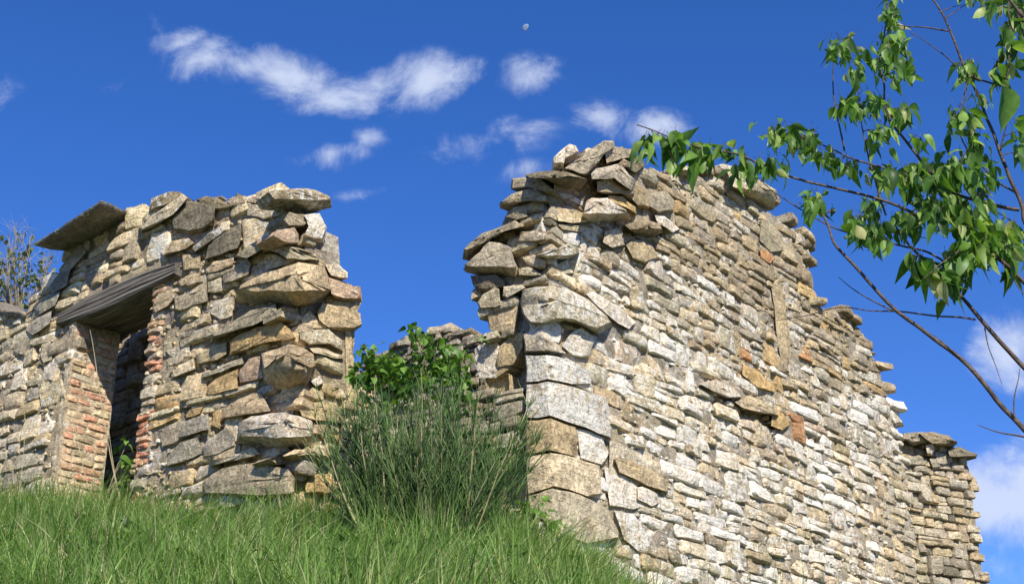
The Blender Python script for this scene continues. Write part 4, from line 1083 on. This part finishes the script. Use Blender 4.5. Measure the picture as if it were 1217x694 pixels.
def wall_mask_early(x, y):
    v = Vector((x - PL[0], y - PL[1], 0)); v2 = Vector((x - PR[0], y - PR[1], 0))
    return (v.dot(FL.n) < .05 and v.dot(FL.u) > -.05) or (v2.dot(FR.n) < .05 and v2.dot(FR.u) > -.05)
bx0 = Vector((-.95, 12.6, gz(-.95, 12.6)))
leafy('bramble', 'leafy bramble climbing out of the gap behind the broom shrub', 'shrub', bx0,
      [(433,430,10,14,18,.9),(448,438,16,14,26,1),(470,430,16,12,26,1),(490,398,9,9,14,.9),(468,458,24,12,26,1.1),(500,455,22,12,24,1.1),(505,420,16,12,24,.9),(528,432,16,18,30,1),
       (545,452,12,14,16,1),(552,418,8,10,8,.7),(430,452,14,12,14,1),(485,478,30,12,24,1.1),(530,478,20,14,20,1.1),(447,478,20,12,18,1),(434,415,8,10,9,.9),(493,392,7,5,6,1),(520,408,14,12,26,.9),(505,402,10,8,14,.9),(545,425,12,12,20,.9),(425,445,10,14,20,1),(545,470,16,14,24,1),(440,455,18,12,40,1),(470,445,22,16,60,1),(510,440,24,16,60,1),(448,425,14,12,36,.9),(540,440,14,18,36,1)], 12.15, BLV, M_GREYTWIG, pitch=(-15, 38), sc0=.68)

pw = FRE.hitw(573, 408, .05)
leafy('weed', 'tiny yellow green plant rooted on the broken end of the right wall above the gap', 'weed', pw, [(572,402,5,4,9,.35),(578,406,4,4,7,.35)], pw.y - .05, BLV, M_GREYTWIG)
# small weed in the doorway
dpos = FL.at((sL + sR) / 2 - .1, 0, .02); dpos = Vector((dpos.x, dpos.y, gz(dpos.x, dpos.y)))
leafy('weed', 'small bright leafy weed growing on the doorway threshold', 'weed', dpos,
      [(150,528,6,6,5,.7),(146,545,7,6,6,.8),(153,552,7,8,6,.8),(150,570,8,8,6,.8)], dpos.y, BLV, M_BROOM if False else M_GREYTWIG)
# low broad-leaved weeds scattered through the grass, too many and small to count
WV, WF = [], []
for i in range(300):
    x, y = random.uniform(-4.5, 2.6), random.uniform(8.0, 12.6)
    if wall_mask_early(x, y): continue
    b = Vector((x, y, gz(x, y))); hh = random.uniform(.15, .42)
    for k in range(random.randint(5, 12)):
        m = random.choice(BLV); sc_ = random.uniform(.25, .6); top = b + Vector((jit(.09), jit(.09), hh * random.uniform(.4, 1)))
        q = Quaternion((0, 0, 1), random.uniform(0, 6.28)) @ Euler((math.radians(random.gauss(10, 35)), 0, 0)).to_quaternion()
        b0 = len(WV)
        for v in m.vertices: WV.append(top + q @ (v.co * sc_))
        for p in m.polygons: WF.append(tuple(b0 + k2 for k2 in p.vertices))
o = mesh_obj('ground_weeds', WV, WF, M_BRAMBLE); o['kind'] = 'stuff'; o['label'] = 'small broad leaved weeds scattered through the grass of the bank'; o['category'] = 'weeds'
wpos = Vector((.02, 11.9, gz(.02, 11.9)))
leafy('weed', 'light green leafy weed at the foot of the right wall corner', 'weed', wpos,
      [(628,604,14,8,14,.6),(645,612,16,9,16,.6),(622,622,14,8,12,.6),(655,625,14,8,12,.6),(640,596,8,6,6,.5)], 11.9, BLV, M_GREYTWIG)

# ------------------------------------------------------------------ thin twiggy sapling behind the far left wall
tb = at_depth(25, 470, 18.5)
TS = thing('sapling', 'sparse grey twigged sapling rising behind the wall at the far left', 'tree', (tb.x, tb.y, gz(tb.x, tb.y)))
FLV = leaf_mesh('leaf', .10, .03, .4, .3, .02, M_FARLEAF, 4)
base = PW[TS.name]
V_, F_ = tube(smooth_line([Vector(base), base + Vector((.02, 0, .6)), at_depth(22, 400, 18.5)], 4), [.035] * 5 + [.03] * 4, 6)
mesh_obj('trunk', V_, F_, M_GREYTWIG, TS, origin=base)
nl = 0; fineT = []
for i in range(30):
    x = random.uniform(-12, 62); top = 275 + abs(x - 25) * .9 + jit(18) + 8
    b = at_depth(22 + (x - 22) * .25, 395, 18.5); e = at_depth(x, top, 18.5 + jit(.4))
    m = b * .5 + e * .5 + Vector((jit(.06), jit(.1), jit(.05)))
    L = smooth_line([b, m, e], 6)
    V_, F_ = tube(L, [.012 * (1 - .7 * k / (len(L) - 1)) for k in range(len(L))], 4)
    mesh_obj('branch', V_, F_, M_GREYTWIG, TS, origin=b)
    for k in range(7):
        p = random.choice(L[4:]); q = [p, p + Vector((jit(.12), jit(.1), random.uniform(.05, .22))), p + Vector((jit(.2), jit(.1), random.uniform(.15, .4)))]
        fineT.append((q, .004, .5))
    for k in range(16):
        if nl >= 296: break
        nl += 1
        p = random.choice(L[2:]) + Vector((jit(.13), jit(.13), jit(.08)))
        if project(p)[1] < 280 and random.random() < .5: continue
        o = bpy.data.objects.new('leaf', FLV); COL.objects.link(o); o.rotation_euler = (math.radians(random.gauss(-10, 50)), jit(.6), random.uniform(0, 6.28))
        s = random.uniform(.7, 1.3); o.scale = (s, s, s); o.location = p; link_child(o, TS)
o = strands('twigs', fineT, M_GREYTWIG, TS); o['kind'] = 'stuff'

# ------------------------------------------------------------------ grass
def wall_mask(x, y):
    """true where a wall or the inside of the building stands"""
    v = np.stack([x - PL[0], y - PL[1]], 1)
    a = v @ np.array([FL.n.x, FL.n.y]); s = v @ np.array([FL.u.x, FL.u.y])
    m1 = (a < .0) & (s > -.02) & (a > -1.5)
    v2 = np.stack([x - PR[0], y - PR[1]], 1)
    a2 = v2 @ np.array([FR.n.x, FR.n.y]); s2 = v2 @ np.array([FR.u.x, FR.u.y])
    m2 = (a2 < .0) & (s2 > -.02) & (a2 > -1.2)
    return m1 | m2
def blades(N, xr, yr, hr, wr, lean, shade_pow, name, label, dens=None, offs=(0, 0)):
    x = RNG.uniform(*xr, N); y = RNG.uniform(*yr, N)
    keep = ~wall_mask(x, y)
    if dens is not None: keep &= RNG.random(N) < dens(x, y)
    x, y = x[keep], y[keep]; n = len(x)
    z = ground_z(x, y) - .02
    cl = np.sin(x * 3.1 + 1.3) * np.cos(y * 2.7 + x) + .9 * np.sin(x * 8.3 + y * 6.1) * np.sin(x * 5.1 - y * 9.7)
    h = RNG.uniform(*hr, n) * (1 + .26 * cl) * (RNG.random(n) * .5 + .6)
    w = RNG.uniform(*wr, n)
    az = RNG.uniform(0, 2 * np.pi, n); le = np.abs(RNG.normal(0, lean, n)) * (1 + .4 * cl).clip(.4, 2) + .08
    az = az * .55 + 3.1 * np.sin(x * 1.9 + y * 1.3 + cl) 
    wind = np.array([.05, -.03])
    dx, dy = np.cos(az) * le + wind[0], np.sin(az) * le + wind[1]
    fa = RNG.uniform(0, np.pi, n); wx, wy = np.cos(fa) * w / 2, np.sin(fa) * w / 2
    V_ = np.zeros((n, 7, 3), dtype=np.float32)
    for k, (t, ww) in enumerate([(0, 1), (.4, .85), (.75, .55)]):
        bx_, by_ = x + dx * h * t ** 1.8, y + dy * h * t ** 1.8
        bz = z + h * (t - .28 * le * t * t)
        V_[:, 2 * k] = np.stack([bx_ - wx * ww, by_ - wy * ww, bz], 1)
        V_[:, 2 * k + 1] = np.stack([bx_ + wx * ww, by_ + wy * ww, bz], 1)
    V_[:, 6] = np.stack([x + dx * h, y + dy * h, z + h * (1 - .28 * le)], 1)
    base = (np.arange(n) * 7)[:, None]
    quads = np.concatenate([base + np.array([[0, 1, 3, 2]]), base + np.array([[2, 3, 5, 4]])], 1).reshape(-1, 4)
    tris = base + np.array([[4, 5, 6]])
    me = bpy.data.meshes.new(name)
    me.vertices.add(n * 7); me.vertices.foreach_set('co', V_.ravel())
    nl_ = quads.size + tris.size; me.loops.add(nl_)
    me.loops.foreach_set('vertex_index', np.concatenate([quads.ravel(), tris.ravel()]).astype(np.int32))
    npol = len(quads) + len(tris); me.polygons.add(npol)
    ls = np.concatenate([np.arange(len(quads)) * 4, len(quads) * 4 + np.arange(len(tris)) * 3]).astype(np.int32)
    me.polygons.foreach_set('loop_start', ls)
    me.update(calc_edges=True); me.validate()
    pt = np.sin(x * 1.7 + 2 * np.sin(y * 1.1)) * np.sin(y * 2.3 + x)
    sh = np.clip(RNG.random(n) ** shade_pow * .8 + .07 + .10 * cl + .12 * pt, 0, .97); dry = RNG.random(n) < .06 + .10 * (pt < -.5); sh[dry] = 1.0
    a = me.attributes.new('shade', 'FLOAT', 'POINT'); a.data.foreach_set('value', np.repeat(sh, 7).astype(np.float32))
    me.materials.append(M_GRASS)
    me.polygons.foreach_set('use_smooth', np.ones(npol, dtype=bool))
    o = bpy.data.objects.new(name, me); COL.objects.link(o)
    o['kind'] = 'stuff'; o['label'] = label; o['category'] = 'grass'
    return o
def dens1(x, y):
    d = np.ones_like(x)
    ang = x / np.maximum(y, 1)
    d = np.where(np.abs(ang) > .5, 0, d)
    return d
blades(115000, (-6.6, 3.6), (7.6, 16.2), (.18, .62), (.005, .014), .5, 1.0, 'grass', 'thick green meadow grass on the bank below the ruined walls', dens1)
def dens3(x, y):
    v = np.stack([x - PL[0], y - PL[1]], 1); a = v @ np.array([FL.n.x, FL.n.y])
    v2 = np.stack([x - PR[0], y - PR[1]], 1); a2 = v2 @ np.array([FR.n.x, FR.n.y])
    tuft = (np.sin(x * 4.7 + 2) * np.sin(y * 3.9 + x * 1.3) > .25)
    return np.where(((a < .55) | ((a2 < .5) & (x > 0))) & (np.abs(x / y) < .45), .8, .12 * tuft)
blades(60000, (-6.6, 3.6), (8.0, 16.2), (.28, .58), (.006, .013), .3, .8, 'grass', 'taller ragged grass tufts against the feet of the walls and here and there on the bank', dens3)
def dens2(x, y):
    return (np.abs(x / np.maximum(y, 1)) < .6) * .6
blades(45000, (-5, 5), (2.0, 7.6), (.12, .3), (.006, .011), .4, 1.0, 'grass', 'shorter green grass on the lower bank nearest the viewer', dens2)
blades(14000, (3.2, 9), (7.6, 19), (.2, .5), (.007, .013), .35, 1.0, 'grass', 'green grass running down the bank along the far end of the right wall', None)

# dry stalks standing in the grass, each one a thing
def stalk(pp, D, w, label):
    P = [at_depth(x, y, D) for x, y in pp]
    root = P[0]
    V_, F_ = tube(smooth_line(P, 5), [w * (1 - .6 * k / (len(P) * 5 - 5)) for k in range(len(P) * 5 - 4)], 4)
    o = mesh_obj('dry_stalk', V_, F_, M_DRY, None, origin=root)
    o['label'] = label; o['category'] = 'stalk'; o['group'] = 'dry stalks standing in the grass'
SK = [([(148,620),(135,560),(122,490),(112,420),(107,392)], 13.2, .006, 'tall dry grey stalk in front of the doorway reaching the lintel'),
      ([(150,610),(140,580),(133,540),(128,500)], 13.1, .005, 'shorter dry stalk leaning left beside the tall one at the doorway'),
      ([(125,632),(150,612),(182,596)], 12.9, .005, 'pale broken stalk lying slanted across the grass at the doorway'),
      ([(112,600),(100,560),(84,490),(60,440),(44,432)], 13.6, .005, 'bent dry stalk in front of the brick jamb left of the doorway'),
      ([(20,600),(26,560),(30,500),(24,470)], 14.2, .004, 'thin dry stalk against the far left stones'),
      ([(335,640),(342,615),(350,590)], 11.6, .005, 'short dry stalk under the lowest corner stones of the left wall'),
      ([(430,640),(425,600),(420,560),(402,520)], 11.5, .004, 'dry stalk poking out of the left side of the broom shrub')]
for s_ in SK: stalk(*s_)
# fine tall grass stems in front of the foot of the right wall
tall = []
for i in range(46):
    x = random.choice([random.uniform(860, 960), random.uniform(800, 1100), random.uniform(560, 700)]); D = 10.8 + jit(.5)
    top = {True: random.uniform(640, 690)}.get(x > 780, random.uniform(585, 640))
    p0 = at_depth(x, 760, D); p1 = at_depth(x + jit(8), top, D)
    p0.z = max(p0.z, -9)
    tall.append(([p0, (p0 + p1) / 2 + Vector((jit(.03), 0, 0)), p1], .003, random.random()))
TG = thing('tall_grass', 'wispy tall grass stems in front of the foot of the right wall', 'grass', tall[0][0][0])
TG['kind'] = 'stuff'
o = strands('grass_stems', tall, M_GRASS, TG); o['kind'] = 'stuff'

# ------------------------------------------------------------------ moon
m, t, b = new_mat('moon_surface')
geo = t.nodes.new('ShaderNodeTexCoord'); n = ntex(t, geo.outputs['Object'], .25, 4, .6)
c = mixc(t, rng(t, n.outputs['Fac'], .4, .6), (.22, .31, .47), (.29, .37, .51))  # blue veil of the sky is put into the moon's colour
t.links.new(c, b.inputs['Base Color']); b.inputs['Roughness'].default_value = 1; b.inputs['Specular IOR Level'].default_value = 0
mc = at_depth(625.5, 33.5, 2400); R_ = 5.4 / 1656 * (mc.y / math.cos(TH)) * .9
fw = (-mc).normalized(); rt = Vector((1, 0, 0)); up = rt.cross(fw); up = up if up.z > 0 else -up
rot = math.radians(35)
rings_ = 10; V_, F_ = [], []
for i in range(rings_ + 1):
    a = -math.pi / 2 + math.pi * i / rings_
    for j in range(9):
        u_ = j / 8
        xl, xr_ = -math.cos(a), math.cos(a) * .35  # phase is cut into the outline, only the lit part is built
        X = xl + (xr_ - xl) * u_; Y = math.sin(a); Z = math.sqrt(max(0, 1 - X * X - Y * Y))
        Xr = X * math.cos(rot) + Y * math.sin(rot); Yr = -X * math.sin(rot) + Y * math.cos(rot)
        V_.append(mc + (rt * Xr + up * Yr + fw * Z * .12) * R_)
for i in range(rings_):
    for j in range(8): F_.append((i * 9 + j, i * 9 + j + 1, (i + 1) * 9 + j + 1, (i + 1) * 9 + j))
o = mesh_obj('moon', V_, F_, m, smooth=True, origin=mc)
o['label'] = 'small pale gibbous daytime moon high in the blue sky'; o['category'] = 'moon'
